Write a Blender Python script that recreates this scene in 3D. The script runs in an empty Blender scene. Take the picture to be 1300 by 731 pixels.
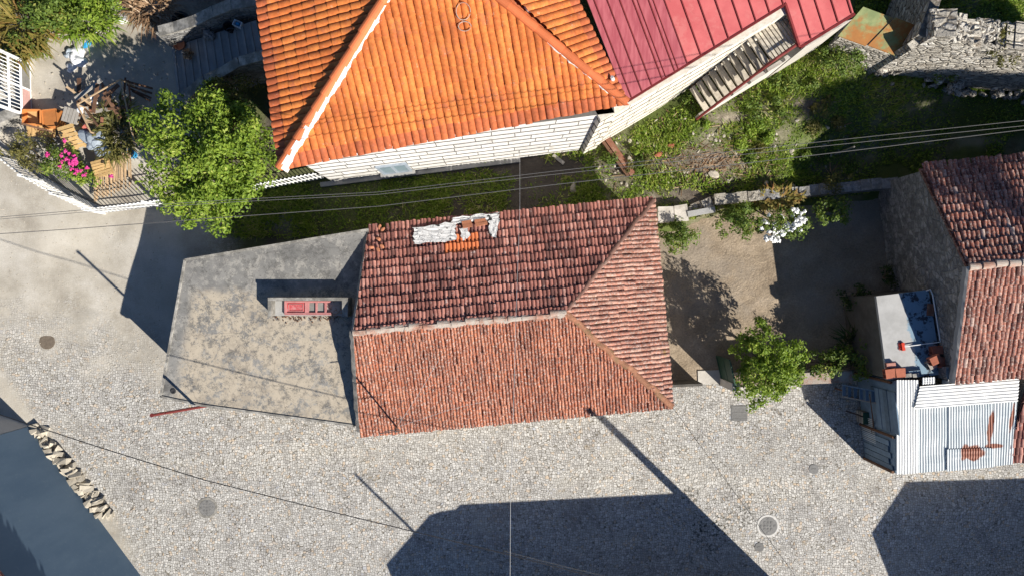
import bpy, bmesh, math, random
import numpy as np
from mathutils import Vector, Matrix
random.seed(7); RNG = np.random.default_rng(7)
sc = bpy.context.scene
COL = sc.collection
R_ = math.radians
# ------------------------------------------------------------------ camera, sky, sun, exposure
HC = 25.0                      # drone height over the street, metres
FPX = 866.67
cam_d = bpy.data.cameras.new('camera'); cam_d.lens = 24; cam_d.sensor_width = 36; cam_d.clip_end = 2000
cam = bpy.data.objects.new('camera', cam_d); COL.objects.link(cam); cam.location = (0, 0, HC); sc.camera = cam
SUN_EL = 33.0
SUN_H = Vector((0.715, -0.70, 0)).normalized()          # horizontal direction towards the sun
world = bpy.data.worlds.new('World'); sc.world = world; world.use_nodes = True
wn = world.node_tree; bg = wn.nodes['Background']
sky = wn.nodes.new('ShaderNodeTexSky'); sky.sky_type = 'NISHITA'; sky.sun_disc = False
sky.sun_elevation = R_(SUN_EL); sky.sun_rotation = math.atan2(SUN_H.x, SUN_H.y)
wn.links.new(sky.outputs[0], bg.inputs[0]); bg.inputs[1].default_value = 0.05
sky.ozone_density = 8.0; sky.dust_density = 0.3; sky.altitude = 300
sun_d = bpy.data.lights.new('sun', 'SUN'); sun_d.energy = 4.6; sun_d.angle = R_(0.5); sun_d.color = (1, 0.95, 0.87)
sun = bpy.data.objects.new('sun', sun_d); COL.objects.link(sun)
sv = SUN_H * math.cos(R_(SUN_EL)) + Vector((0, 0, math.sin(R_(SUN_EL))))
sun.rotation_euler = sv.to_track_quat('Z', 'Y').to_euler(); sun.location = sv * 60
sc.view_settings.view_transform = 'Standard'; sc.view_settings.look = 'None'
sc.view_settings.gamma = 1.0; sc.view_settings.use_curve_mapping = False
sc.view_settings.exposure = 0.88

# ------------------------------------------------------------------ helpers
S0 = HC / FPX
def W(px, py, z=0.0):
    k = (HC - z) / FPX
    return Vector(((px - 650) * k, (365.5 - py) * k, z))
def PL(x, y, z=0.0):           # plan position given in ground pixels from the point under the drone
    return Vector((x * S0, -y * S0, z))

class MB:
    def __init__(s): s.v = []; s.f = []; s.r = []
    def add(s, vs, fs, r=None):
        b = len(s.v); s.v += [tuple(p) for p in vs]
        if r is None: r = random.random()
        for f in fs: s.f.append(tuple(b + i for i in f)); s.r.append(r)
    def mbox(s, M, sx, sy, sz, r=None, jit=0):
        vs = []
        for z in (0, 1):
            for x, y in ((-.5, -.5), (.5, -.5), (.5, .5), (-.5, .5)):
                p = Vector((x * sx, y * sy, z * sz))
                if jit: p += Vector((random.uniform(-jit, jit), random.uniform(-jit, jit), random.uniform(-jit, jit)))
                vs.append(M @ p)
        s.add(vs, [(3, 2, 1, 0), (4, 5, 6, 7), (0, 1, 5, 4), (1, 2, 6, 5), (2, 3, 7, 6), (3, 0, 4, 7)], r)
    def box(s, c, sx, sy, sz, rz=0, rx=0, ry=0, r=None, jit=0):   # c = centre of the bottom
        M = Matrix.Translation(Vector(c)) @ Matrix.Rotation(rz, 4, 'Z') @ Matrix.Rotation(ry, 4, 'Y') @ Matrix.Rotation(rx, 4, 'X')
        s.mbox(M, sx, sy, sz, r, jit)
    def bar(s, p, q, w, h, r=None, up=(0, 0, 1)):
        p = Vector(p); q = Vector(q); d = q - p; L = d.length; d.normalize()
        upv = Vector(up)
        if abs(d.dot(upv)) > .98: upv = Vector((1, 0, 0))
        y = upv.cross(d).normalized(); z = d.cross(y)
        M = Matrix((d, y, z)).transposed().to_4x4(); M.translation = (p + q) / 2 - z * (h / 2)
        s.mbox(M, L, w, h, r)
    def tube(s, pts, rad, n=6, r=None, cap=True):
        pts = [Vector(p) for p in pts]; rr = rad if isinstance(rad, (list, tuple)) else [rad] * len(pts)
        vs = []; fs = []
        for i, p in enumerate(pts):
            d = (pts[min(i + 1, len(pts) - 1)] - pts[max(i - 1, 0)]).normalized()
            a = Vector((0, 0, 1)) if abs(d.z) < .9 else Vector((1, 0, 0))
            x = d.cross(a).normalized(); y = d.cross(x)
            for k in range(n):
                t = 2 * math.pi * k / n; vs.append(p + (x * math.cos(t) + y * math.sin(t)) * rr[i])
        for i in range(len(pts) - 1):
            for k in range(n):
                fs.append((i * n + k, i * n + (k + 1) % n, (i + 1) * n + (k + 1) % n, (i + 1) * n + k))
        if cap:
            fs.append(tuple(range(n - 1, -1, -1))); b = (len(pts) - 1) * n; fs.append(tuple(b + k for k in range(n)))
        s.add(vs, fs, r)
    def prism(s, poly, z0, z1, r=None):        # poly: plan points, z1 number or list
        n = len(poly)
        ar = sum(poly[i][0] * poly[(i + 1) % n][1] - poly[(i + 1) % n][0] * poly[i][1] for i in range(n))
        zz = list(z1) if isinstance(z1, (list, tuple)) else [z1] * n
        z00 = list(z0) if isinstance(z0, (list, tuple)) else [z0] * n
        poly = list(poly)
        if ar < 0: poly.reverse(); zz.reverse(); z00.reverse()
        vs = [(p[0], p[1], z) for p, z in zip(poly, z00)] + [(p[0], p[1], z) for p, z in zip(poly, zz)]
        fs = [tuple(range(n - 1, -1, -1)), tuple(range(n, 2 * n))]
        fs += [(i, (i + 1) % n, n + (i + 1) % n, n + i) for i in range(n)]
        s.add(vs, fs, r)
    def wall(s, p, q, z0, z1, th, r=None, z1b=None):    # p->q plan line, thickness to the left side of p->q
        p = Vector((p[0], p[1])); q = Vector((q[0], q[1])); d = (q - p).normalized(); n = Vector((-d.y, d.x)) * th
        z1b = z1 if z1b is None else z1b
        s.prism([p, q, q + n, p + n], z0, [z1, z1b, z1b, z1], r)
    def ring(s, c, ro, ri, z0, z1, n=28, r=None):
        vs = []; fs = []
        for k in range(n):
            t = 2 * math.pi * k / n; x, y = math.cos(t), math.sin(t)
            vs += [(c[0] + ro * x, c[1] + ro * y, z0), (c[0] + ro * x, c[1] + ro * y, z1), (c[0] + ri * x, c[1] + ri * y, z1), (c[0] + ri * x, c[1] + ri * y, z0)]
        for k in range(n):
            a = 4 * k; b = 4 * ((k + 1) % n)
            fs += [(a, b, b + 1, a + 1), (a + 1, b + 1, b + 2, a + 2), (a + 2, b + 2, b + 3, a + 3)]
        s.add(vs, fs, r)
    def lathe(s, c, prof, n=14, r=None):       # prof: list of (radius, z)
        vs = []; fs = []
        for (ra, z) in prof:
            for k in range(n):
                t = 2 * math.pi * k / n; vs.append((c[0] + ra * math.cos(t), c[1] + ra * math.sin(t), c[2] + z))
        for i in range(len(prof) - 1):
            for k in range(n):
                fs.append((i * n + k, i * n + (k + 1) % n, (i + 1) * n + (k + 1) % n, (i + 1) * n + k))
        fs.append(tuple(range(n - 1, -1, -1))); b = (len(prof) - 1) * n; fs.append(tuple(b + k for k in range(n)))
        s.add(vs, fs, r)
    def stone(s, c, sx, sy, sz, rz=None, r=None, seed=None):
        rnd = random
        rz = rnd.uniform(0, 3.14) if rz is None else rz
        bm = bmesh.new(); bmesh.ops.create_icosphere(bm, subdivisions=2, radius=1)
        M = Matrix.Rotation(rz, 3, 'Z')
        off = [Vector((rnd.uniform(-1, 1), rnd.uniform(-1, 1), rnd.uniform(-1, 1))).normalized() for _ in range(7)]
        cut = [rnd.uniform(.55, .85) for _ in off]
        vs = []
        for v in bm.verts:
            p = v.co.copy()
            for o, k in zip(off, cut):
                d = p.dot(o)
                if d > k: p -= o * (d - k)
            p = Vector((p.x * sx, p.y * sy, p.z * sz)); p = M @ p
            vs.append(Vector(c) + p + Vector((0, 0, sz * .55)))
        s.add(vs, [tuple(v.index for v in f.verts) for f in bm.faces], r); bm.free()
    def leaves(s, pts, nrm, size, rnds=None, fold=.25, asp=.5):
        """vectorised folded diamond leaves"""
        n = len(pts)
        d = RNG.normal(size=(n, 3)); nrm = nrm / (np.linalg.norm(nrm, axis=1, keepdims=True) + 1e-9)
        d -= nrm * (d * nrm).sum(1, keepdims=True); d /= np.linalg.norm(d, axis=1, keepdims=True) + 1e-9
        b = np.cross(nrm, d); L = size[:, None]
        v0 = pts - d * L * .5; v2 = pts + d * L * .5
        v1 = pts + b * L * asp * .5 + nrm * L * fold * .3; v3 = pts - b * L * asp * .5 + nrm * L * fold * .3
        base = len(s.v); vs = np.stack([v0, v1, v2, v3], 1).reshape(-1, 3)
        s.v += [tuple(p) for p in vs.tolist()]
        rn = RNG.random(n) if rnds is None else rnds
        for i in range(n):
            a = base + 4 * i; s.f.append((a, a + 1, a + 2)); s.f.append((a, a + 2, a + 3)); s.r += [float(rn[i])] * 2
    def build(s, name, mat, parent=None, smooth=False, base=None):
        V = np.array(s.v, dtype=float).reshape(-1, 3)
        c = Vector(((V[:, 0].min() + V[:, 0].max()) / 2, (V[:, 1].min() + V[:, 1].max()) / 2, V[:, 2].min())) if base is None else Vector(base)
        me = bpy.data.meshes.new(name)
        me.from_pydata((V - np.array(c)).tolist(), [], s.f)
        at = me.attributes.new('rnd', 'FLOAT', 'FACE'); at.data.foreach_set('value', np.array(s.r, dtype=np.float32))
        me.materials.append(mat)
        if smooth: me.polygons.foreach_set('use_smooth', [True] * len(me.polygons))
        me.update()
        o = bpy.data.objects.new(name, me); COL.objects.link(o)
        place(o, c, parent); return o

WPOS = {}
def place(o, c, parent=None):
    WPOS[o.name] = Vector(c)
    if parent is not None: o.parent = parent; o.location = Vector(c) - WPOS[parent.name]
    else: o.location = c
def tag(o, label, cat, group=None, kind=None):
    if kind: o['kind'] = kind
    if label: o['label'] = label
    if cat: o['category'] = cat
    if group: o['group'] = group
    return o
def thing(name, label, cat, loc, group=None):
    o = bpy.data.objects.new(name, None); COL.objects.link(o); o.empty_display_size = .3
    place(o, Vector(loc)); return tag(o, label, cat, group)
def struct(o): o['kind'] = 'structure'; return o

# ------------------------------------------------------------------ materials
class NT:
    def __init__(s, name):
        s.m = bpy.data.materials.new(name); s.m.use_nodes = True; s.t = s.m.node_tree
        s.b = s.t.nodes['Principled BSDF']; s.out = s.t.nodes['Material Output']
        s.b.inputs['Specular IOR Level'].default_value = .25
        s._g = None
    def n(s, typ, **kw):
        nd = s.t.nodes.new('ShaderNode' + typ)
        for k, v in kw.items(): setattr(nd, k, v)
        return nd
    def L(s, a, b): s.t.links.new(a, b)
    def geo(s):
        if not s._g: s._g = s.n('NewGeometry')
        return s._g
    def pos(s): return s.geo().outputs['Position']
    def put(s, inp, v):
        if hasattr(v, 'type') and hasattr(v, 'is_linked'): s.L(v, inp)
        elif isinstance(v, (tuple, list)) and len(v) == 3 and inp.type == 'RGBA': inp.default_value = (*v, 1)
        else: inp.default_value = v
    def math(s, op, a, b=0.0, c=0.0, clamp=False):
        nd = s.n('Math', operation=op, use_clamp=clamp); s.put(nd.inputs[0], a); s.put(nd.inputs[1], b)
        if op in ('MULTIPLY_ADD', 'SMOOTH_MIN'): s.put(nd.inputs[2], c)
        return nd.outputs[0]
    def vm(s, op, a, b=(0, 0, 0), out=0):
        nd = s.n('VectorMath', operation=op); s.put(nd.inputs[0], a); s.put(nd.inputs[1], b)
        return nd.outputs['Value' if op in ('DOT_PRODUCT', 'LENGTH', 'DISTANCE') else 0]
    def noise(s, scale, detail=4, rough=.6, vec=None, w=0, dist=0):
        nd = s.n('TexNoise'); nd.inputs['Scale'].default_value = scale; nd.inputs['Detail'].default_value = detail
        nd.inputs['Roughness'].default_value = rough; nd.inputs['Distortion'].default_value = dist
        v = vec or s.pos()
        if w: v = s.vm('ADD', v, (w * 13.7, w * 7.3, w * 3.1))
        s.L(v, nd.inputs['Vector']); return nd.outputs['Fac']
    def vor(s, scale, feature='F1', rand=1.0, vec=None, out='Distance'):
        nd = s.n('TexVoronoi', feature=feature); nd.inputs['Scale'].default_value = scale; nd.inputs['Randomness'].default_value = rand
        s.L(vec or s.pos(), nd.inputs['Vector']); return nd.outputs[out]
    def ramp(s, fac, stops, interp='LINEAR'):
        nd = s.n('ValToRGB'); cr = nd.color_ramp; cr.interpolation = interp
        while len(cr.elements) < len(stops): cr.elements.new(.5)
        for e, (p, c) in zip(cr.elements, stops):
            e.position = p; e.color = (*c, 1) if isinstance(c, (tuple, list)) else (c, c, c, 1)
        s.put(nd.inputs[0], fac); return nd.outputs[0]
    def smooth(s, v, a, b):
        nd = s.n('MapRange', interpolation_type='SMOOTHSTEP'); s.put(nd.inputs[0], v)
        nd.inputs[1].default_value = a; nd.inputs[2].default_value = b; return nd.outputs[0]
    def mix(s, f, a, b, mode='MIX'):
        nd = s.n('Mix', data_type='RGBA', blend_type=mode); s.put(nd.inputs[0], f); s.put(nd.inputs[6], a); s.put(nd.inputs[7], b)
        return nd.outputs[2]
    def attr(s, name='rnd'):
        nd = s.n('Attribute', attribute_name=name); return nd.outputs['Fac']
    def sep(s, v=None):
        nd = s.n('SeparateXYZ'); s.L(v or s.pos(), nd.inputs[0]); return nd.outputs
    def comb(s, x, y, z=0.0):
        nd = s.n('CombineXYZ'); s.put(nd.inputs[0], x); s.put(nd.inputs[1], y); s.put(nd.inputs[2], z); return nd.outputs[0]
    def wallvec(s):
        T = s.vm('NORMALIZE', s.vm('CROSS_PRODUCT', (0, 0, 1), s.geo().outputs['True Normal']))
        return s.comb(s.vm('DOT_PRODUCT', s.pos(), T), s.sep()[2])
    def bump(s, h, strength=.5, dist=.02):
        nd = s.n('Bump'); nd.inputs['Strength'].default_value = strength; nd.inputs['Distance'].default_value = dist
        s.L(h, nd.inputs['Height']); s.L(nd.outputs[0], s.b.inputs['Normal']); return nd.outputs[0]
    def ellipse(s, c, rx, ry, soft=.35):      # mask of a stain round a world point
        x, y, z = s.sep()
        dx = s.math('DIVIDE', s.math('SUBTRACT', x, c[0]), rx); dy = s.math('DIVIDE', s.math('SUBTRACT', y, c[1]), ry)
        d = s.math('ADD', s.math('MULTIPLY', dx, dx), s.math('MULTIPLY', dy, dy))
        d = s.math('ADD', d, s.math('MULTIPLY', s.math('SUBTRACT', s.noise(4, 4), .5), 2.2))
        return s.smooth(d, 1 + soft, 1 - soft)
    def done(s, col, rough=.85, metal=0.0):
        s.put(s.b.inputs['Base Color'], col); s.put(s.b.inputs['Roughness'], rough); s.b.inputs['Metallic'].default_value = metal
        return s.m
def simple(name, col, rough=.85, var=.35, scale=5, bump=.35, metal=0, rv=.35, dirt=None, dfrac=.5):
    t = NT(name); n1 = t.noise(scale, 6, .65)
    k = t.math('ADD', t.math('MULTIPLY', t.math('SUBTRACT', n1, .5), var * 2.4), 1.0)
    k = t.math('ADD', k, t.math('MULTIPLY', t.math('SUBTRACT', t.attr(), .5), rv))
    c = t.vm('SCALE', t.comb(*col)); c.node.inputs['Scale'].default_value = 1; t.L(k, c.node.inputs['Scale'])
    if dirt:
        c = t.mix(t.smooth(t.noise(scale * .35, 8, .7, w=3), 1 - dfrac - .1, 1 - dfrac + .12), c, dirt)
    if bump: t.bump(t.noise(scale * 6, 4, .7), bump, .03)
    return t.done(c, rough, metal)
# ------------------------------------------------------------------ terrain height (the hillside behind the street)
CP = [(0, 250, .3), (100, 260, .35), (0, 330, .1), (100, 340, .1), (0, 60, .8), (100, 90, .8), (180, 120, .8), (200, 262, .45), (60, 0, .9), (300, 250, .5), (420, 232, .55),
      (550, 225, .6), (650, 215, .6), (750, 200, .7), (830, 240, .8), (900, 235, .9), (950, 240, .6), (1050, 232, .2),
      (1130, 225, .12), (1220, 180, .12), (1300, 180, .12), (900, 130, 1.5), (1000, 100, 2.0), (1060, 60, 2.5), (1150, 90, 1.5), (1300, 110, .6), (1250, 30, 1.7), (800, 170, .9), (600, 60, 1.2)]
CPW = np.array([[*W(a, b, z)] for a, b, z in CP])
# edge where the hillside stops (plan, ground pixels): (x, y of the edge, fall-off length southwards)
EDX = np.array([-900, -420, -373, -161, 158, 172, 177, 212, 246, 466, 484, 900.])
EDY = np.array([-60, -60, -25, -60, -90, -90, -82, -84, -100, -123, -123, -123.])
EDF = np.array([140, 140, 60, 60, 30, 10, 9, 9, 9, 9, 9, 9.])
def gh(X, Y):
    X = np.atleast_1d(np.asarray(X, float)); Y = np.atleast_1d(np.asarray(Y, float))
    d2 = (X[:, None] - CPW[None, :, 0]) ** 2 + (Y[:, None] - CPW[None, :, 1]) ** 2 + .8
    w = d2 ** -1.6; z = (w * CPW[None, :, 2]).sum(1) / w.sum(1)
    px = X / S0; py = -Y / S0
    e = np.interp(px, EDX, EDY); f = np.interp(px, EDX, EDF)
    t = np.clip((py - e) / f, 0, 1); t = t * t * (3 - 2 * t)
    return z * (1 - t)
def g(x, y): return float(gh(x, y)[0])
def PN(x, y, z=0.0):           # plan drawn at the scale of the terrace ground
    return PL(x * 1.05, y * 1.05, z)
def WG(px, py, dz=0.0):
    z = 0.0
    for _ in range(12):
        p = W(px, py, z); z = .5 * z + .5 * (g(p.x, p.y) + dz)
    return W(px, py, z)

# ------------------------------------------------------------------ ground materials
def cobble_nodes(t):
    v = t.vm('ADD', t.pos(), t.vm('SCALE', t.comb(t.noise(.8, 2, w=1), t.noise(.8, 2, w=2))))
    v.node.inputs[1].default_value = (0, 0, 0)
    P = t.vm('ADD', t.pos(), t.vm('MULTIPLY', t.comb(t.noise(.45, 3, w=31), t.noise(.45, 3, w=32)), (.9, .9, 0)))
    cell = t.vor(11.6, 'F1', .52, P, 'Color'); edge = t.vor(11.6, 'DISTANCE_TO_EDGE', .52, P)
    sp = t.sep(cell)
    r = sp[0]
    base = t.ramp(r, [(0, (.28, .266, .245)), (.3, (.37, .355, .328)), (.65, (.425, .41, .38)), (.86, (.52, .50, .465)), (.94, (.44, .35, .255)), (1, (.36, .37, .385))])
    fine = t.noise(55, 3, .7)
    base = t.mix(.5, base, t.ramp(fine, [(.3, (.25, .25, .25)), (.7, (1, 1, 1))]), 'OVERLAY')
    joint = t.smooth(edge, .012, .095)
    jc = t.mix(t.noise(1.2, 4), (.12, .108, .09), (.22, .195, .15))
    c = t.mix(joint, jc, base)
    big = t.noise(.55, 5, .6, w=4)
    c = t.mix(t.math('MULTIPLY', t.smooth(big, .5, .7), .38), c, (.40, .375, .325))
    wv = t.noise(.9, 6, .65, w=9)
    c = t.mix(t.math('MULTIPLY', t.smooth(wv, .50, .66), .55), c, t.vm('MULTIPLY', c, (.64, .63, .64)))
    rw_ = t.noise(.32, 4, .6, vec=t.vm('MULTIPLY', t.pos(), (.35, 1.5, 1)), w=17)
    c = t.mix(t.math('MULTIPLY', t.smooth(rw_, .50, .66), .45), c, t.vm('MULTIPLY', c, (1.22, 1.2, 1.14)))
    c = t.mix(t.math('MULTIPLY', t.smooth(t.noise(2.1, 6, .7, w=18), .60, .68), .5), c, (.30, .235, .15))
    for (sx, sy, sr) in ((250, 315, 22), (268, 300, 14), (292, 288, 16), (226, 262, 12), (238, 300, 10)):      # tree shadow painted as dark spots into the setts
        p = PL(sx, sy); c = t.mix(t.math('MULTIPLY', t.math('MULTIPLY', t.ellipse(p, sr * S0, sr * S0, .4), t.smooth(t.noise(9, 3, w=11), .5, .62)), .8), c, (.06, .055, .04))
    h = t.math('ADD', t.math('MULTIPLY', t.smooth(edge, 0, .12), .8), t.math('MULTIPLY', fine, .4))
    h = t.math('ADD', h, t.math('MULTIPLY', r, .5))
    return c, h
def dust_nodes(t):
    n = t.noise(.7, 7, .62, w=5)
    c = t.ramp(n, [(.3, (.25, .22, .175)), (.5, (.39, .355, .295)), (.68, (.49, .455, .395))])
    peb = t.vor(16, 'F1', 1, None, 'Distance'); pm = t.math('MULTIPLY', t.smooth(peb, .22, .12), t.smooth(t.noise(1.1, 5, .7, w=6), .53, .66))
    c = t.mix(t.math('MULTIPLY', pm, .8), c, (.58, .55, .49))
    c = t.mix(t.math('MULTIPLY', t.math('MULTIPLY', t.smooth(t.vor(22, 'F1', 1, None, 'Distance'), .2, .1), t.smooth(t.noise(1.6, 5, .7, w=16), .5, .62)), .8), c, (.13, .12, .10))
    gr = t.noise(40, 3, .8, w=2)
    c = t.mix(.35, c, t.ramp(gr, [(.3, (.25, .25, .25)), (.7, (.9, .9, .9))]), 'OVERLAY')
    tr = t.smooth(t.noise(.35, 3, .5, w=12), .45, .62)
    c = t.mix(t.math('MULTIPLY', tr, .45), c, (.50, .455, .375))
    tk = t.noise(.45, 5, .65, vec=t.vm('MULTIPLY', t.pos(), (.45, 1.3, 1)), w=14)
    c = t.mix(t.math('MULTIPLY', t.smooth(tk, .52, .68), .5), c, (.27, .25, .215))
    h = t.math('ADD', t.math('MULTIPLY', n, .8), t.math('ADD', t.math('MULTIPLY', pm, .6), t.math('MULTIPLY', gr, .3)))
    return c, h
def lane_nodes(t):
    cc, ch = cobble_nodes(t); dc, dh = dust_nodes(t)
    x, y, z = t.sep()
    lane = t.math('ADD', t.math('ADD', y, 3.7), t.math('MULTIPLY', t.math('ADD', x, 12), .24))          # lane of packed dust, north west of the setts
    nz = t.math('MULTIPLY', t.math('SUBTRACT', t.noise(.8, 8, .75, w=8), .5), 7.5)
    dm = t.math('MULTIPLY', t.math('MULTIPLY', t.smooth(t.math('ADD', lane, nz), -1.4, 2.4), .93), t.smooth(t.math('MULTIPLY', x, -1), 9.0, 11.5))
    dm = t.math('MAXIMUM', dm, t.smooth(y, 3.2, 4.6))
    # worn sandy seam along the foot of the blue house
    sx = t.math('ADD', t.math('MULTIPLY', t.math('SUBTRACT', x, -612 * S0), .803), t.math('MULTIPLY', t.math('SUBTRACT', y, -175 * S0), .597))
    seam = t.math('MULTIPLY', t.smooth(t.math('ADD', sx, t.math('MULTIPLY', t.noise(1.3, 5), .9)), 1.3, .55), t.smooth(t.math('MULTIPLY', x, -1), 13.5, 14.5))
    dm = t.math('MAXIMUM', dm, t.math('MULTIPLY', seam, .85))
    hm = t.n('Mix', data_type='FLOAT'); t.put(hm.inputs[0], dm); t.put(hm.inputs[2], ch); t.put(hm.inputs[3], t.math('MULTIPLY', dh, .5))
    return t.mix(dm, cc, dc), hm.outputs[0]
t = NT('sett_paving')
col, hh_ = lane_nodes(t); t.bump(hh_, .75, .022)
M_GROUND = t.done(col, .9)

t = NT('hillside_soil')
dc, dh = lane_nodes(t)
soil = t.ramp(t.noise(1.6, 8, .7, w=3), [(.3, (.08, .062, .045)), (.5, (.17, .14, .105)), (.7, (.33, .285, .215))])
soil = t.mix(.5, soil, t.ramp(t.noise(14, 4, .8), [(.3, (.2, .2, .2)), (.7, (.95, .95, .95))]), 'OVERLAY')
gcol = t.mix(t.noise(2.5, 5, .7, w=7), (.04, .06, .014), (.12, .145, .035))
c = t.mix(t.attr('w_grass'), soil, gcol); c = t.mix(t.attr('w_conc'), c, dc)
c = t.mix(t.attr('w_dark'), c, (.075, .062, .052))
h = t.math('MULTIPLY', t.noise(9, 6, .75, w=2), 3.0)
bd = t.n('Mix', data_type='FLOAT'); t.put(bd.inputs[0], t.attr('w_conc')); t.put(bd.inputs[2], h); t.put(bd.inputs[3], dh)
t.bump(bd.outputs[0], .75, .022)
M_HILL = t.done(c, .95)

t = NT('beaten_earth')
c = t.ramp(t.noise(.9, 8, .68, w=4), [(.28, (.19, .145, .10)), (.5, (.28, .22, .155)), (.72, (.38, .305, .225))])
c = t.mix(.4, c, t.ramp(t.noise(16, 4, .75), [(.3, (.2, .2, .2)), (.7, (.9, .9, .9))]), 'OVERLAY')
fh = t.vor(2.6, 'SMOOTH_F1', 1, t.vm('ADD', t.pos(), t.vm('MULTIPLY', t.comb(t.noise(2, 3), t.noise(2, 3, w=3)), (.5, .5, 0))))
c = t.mix(t.math('MULTIPLY', t.smooth(t.noise(.5, 5, w=8), .5, .65), .5), c, (.26, .225, .185))
t.bump(t.math('ADD', t.math('MULTIPLY', fh, 1.2), t.math('MULTIPLY', t.noise(12, 5, .7), .9)), .8, .05)
M_EARTH = t.done(c, .95)

# ------------------------------------------------------------------ roof materials
def tile_mat(name, stops, lichen, lf, fresh=None, moss=None, spec=.25, grit=False, grit2=False):
    t = NT(name); r = t.attr()
    c = t.ramp(r, stops)
    c = t.mix(.45, c, t.ramp(t.noise(10, 4, .7), [(.3, (.22, .22, .22)), (.7, (.8, .8, .8))]), 'OVERLAY')
    big = t.noise(.6, 5, .65, w=6)
    c = t.mix(t.math('MULTIPLY', t.smooth(big, .44, .66), .55), c, t.vm('MULTIPLY', c, (.5, .47, .5)))
    if lichen: c = t.mix(t.math('MULTIPLY', t.smooth(t.noise(5.5, 7, .75, w=2), 1 - lf, 1.12 - lf), .75), c, lichen)
    if grit2: c = t.mix(t.math('MULTIPLY', t.smooth(t.noise(2.2, 9, .8, w=8), .54, .60), .5), c, (.36, .11, .06)); c = t.mix(t.math('MULTIPLY', t.smooth(t.noise(6, 8, .8, w=12), .60, .65), .5), c, (.66, .42, .30))
    if grit:
        c = t.mix(t.math('MULTIPLY', t.smooth(t.noise(15, 8, .88, w=8), .525, .56), .8), c, (.52, .44, .38)); c = t.mix(t.math('MULTIPLY', t.smooth(t.noise(13, 8, .88, w=11), .525, .56), .8), c, (.10, .055, .042))
    if moss: c = t.mix(t.math('MULTIPLY', t.smooth(t.noise(3.3, 8, .75, w=5), .60, .68), .8), c, moss)
    if fresh: c = t.mix(t.math('GREATER_THAN', r, 1.5), c, fresh)
    t.bump(t.noise(28, 4, .7), .25, .01)
    t.b.inputs['Specular IOR Level'].default_value = spec
    return t.done(c, .8)
OLD = [(0, (.13, .06, .05)), (.25, (.25, .10, .078)), (.55, (.35, .145, .11)), (.8, (.43, .20, .155)), (1, (.52, .33, .27))]
M_TILE_OLD = tile_mat('weathered_clay_tile', OLD, (.48, .38, .34), .44, fresh=(.55, .16, .06))
M_TILE_SOUTH = tile_mat('weathered_clay_tile_sunny_side', [(0, (.24, .08, .046)), (.3, (.33, .105, .055)), (.7, (.41, .135, .068)), (1, (.46, .18, .10))], (.48, .40, .34), .375, grit=True)
M_TILE_EAST = tile_mat('mossy_clay_tile', [(0, (.28, .12, .08)), (.35, (.38, .16, .11)), (.7, (.45, .21, .145)), (1, (.52, .30, .22))], (.52, .42, .34), .42, moss=(.19, .145, .04), grit=True)
M_TILE_ORANGE = tile_mat('new_orange_tile', [(0, (.42, .11, .045)), (.2, (.53, .145, .040)), (.6, (.57, .165, .040)), (1, (.62, .20, .05))], (.42, .125, .06), .42, grit2=True)
M_TILE_PALE = tile_mat('lichen_spotted_tile', [(0, (.13, .05, .038)), (.25, (.29, .095, .062)), (.6, (.38, .145, .095)), (.92, (.44, .20, .14)), (1, (.54, .38, .31))], (.52, .45, .40), .42, grit=True)
M_CAP_OLD = simple('weathered_ridge_mortar', (.32, .17, .12), .9, .5, 7, .6, dirt=(.38, .33, .28), dfrac=.55)
M_CAP_MOSS = simple('mossy_ridge_tile', (.36, .17, .10), .9, .6, 8, .6, dirt=(.21, .15, .075), dfrac=.42)
M_CAP_ORANGE = simple('new_orange_ridge_tile', (.55, .15, .055), .75, .15, 5, .15)
M_RING = simple('pale_ring_concrete', (.55, .53, .49), .9, .3, 9, .4)
M_CAP_SHADE = simple('shade_dark_hip_cap', (.16, .085, .065), .9, .5, 7, .5, dirt=(.28, .2, .16), dfrac=.4)  # shadow line of the hip, put into the cap colour
M_MORTAR_W = simple('white_mortar', (.66, .61, .57), .9, .3, 9, .7, dirt=(.50, .36, .29), dfrac=.35)

t = NT('red_sheet_roof')
c = t.mix(t.smooth(t.noise(1.1, 6, .65), .35, .7), (.42, .082, .082), (.50, .118, .113))
c = t.mix(t.math('MULTIPLY', t.smooth(t.noise(2.4, 7, .7, w=3), .48, .64), .45), c, (.50, .17, .15)); c = t.mix(t.math('MULTIPLY', t.smooth(t.noise(7, 7, .8, w=6), .58, .64), .45), c, (.28, .07, .06))
M_RED_SHEET = t.done(c, .48); t.b.inputs['Specular IOR Level'].default_value = .4
t = NT('wine_sheet_roof')
st = t.noise(2.2, 5, .6, vec=t.vm('MULTIPLY', t.pos(), (4.5, .7, 1)))
c = t.mix(t.smooth(st, .35, .7), (.30, .06, .072), (.40, .105, .115))
M_WINE_SHEET = t.done(c, .42); t.b.inputs['Specular IOR Level'].default_value = .5
M_DARK_SEAM = simple('dark_red_seam', (.16, .02, .02), .6, .2, 4, 0)

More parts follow.
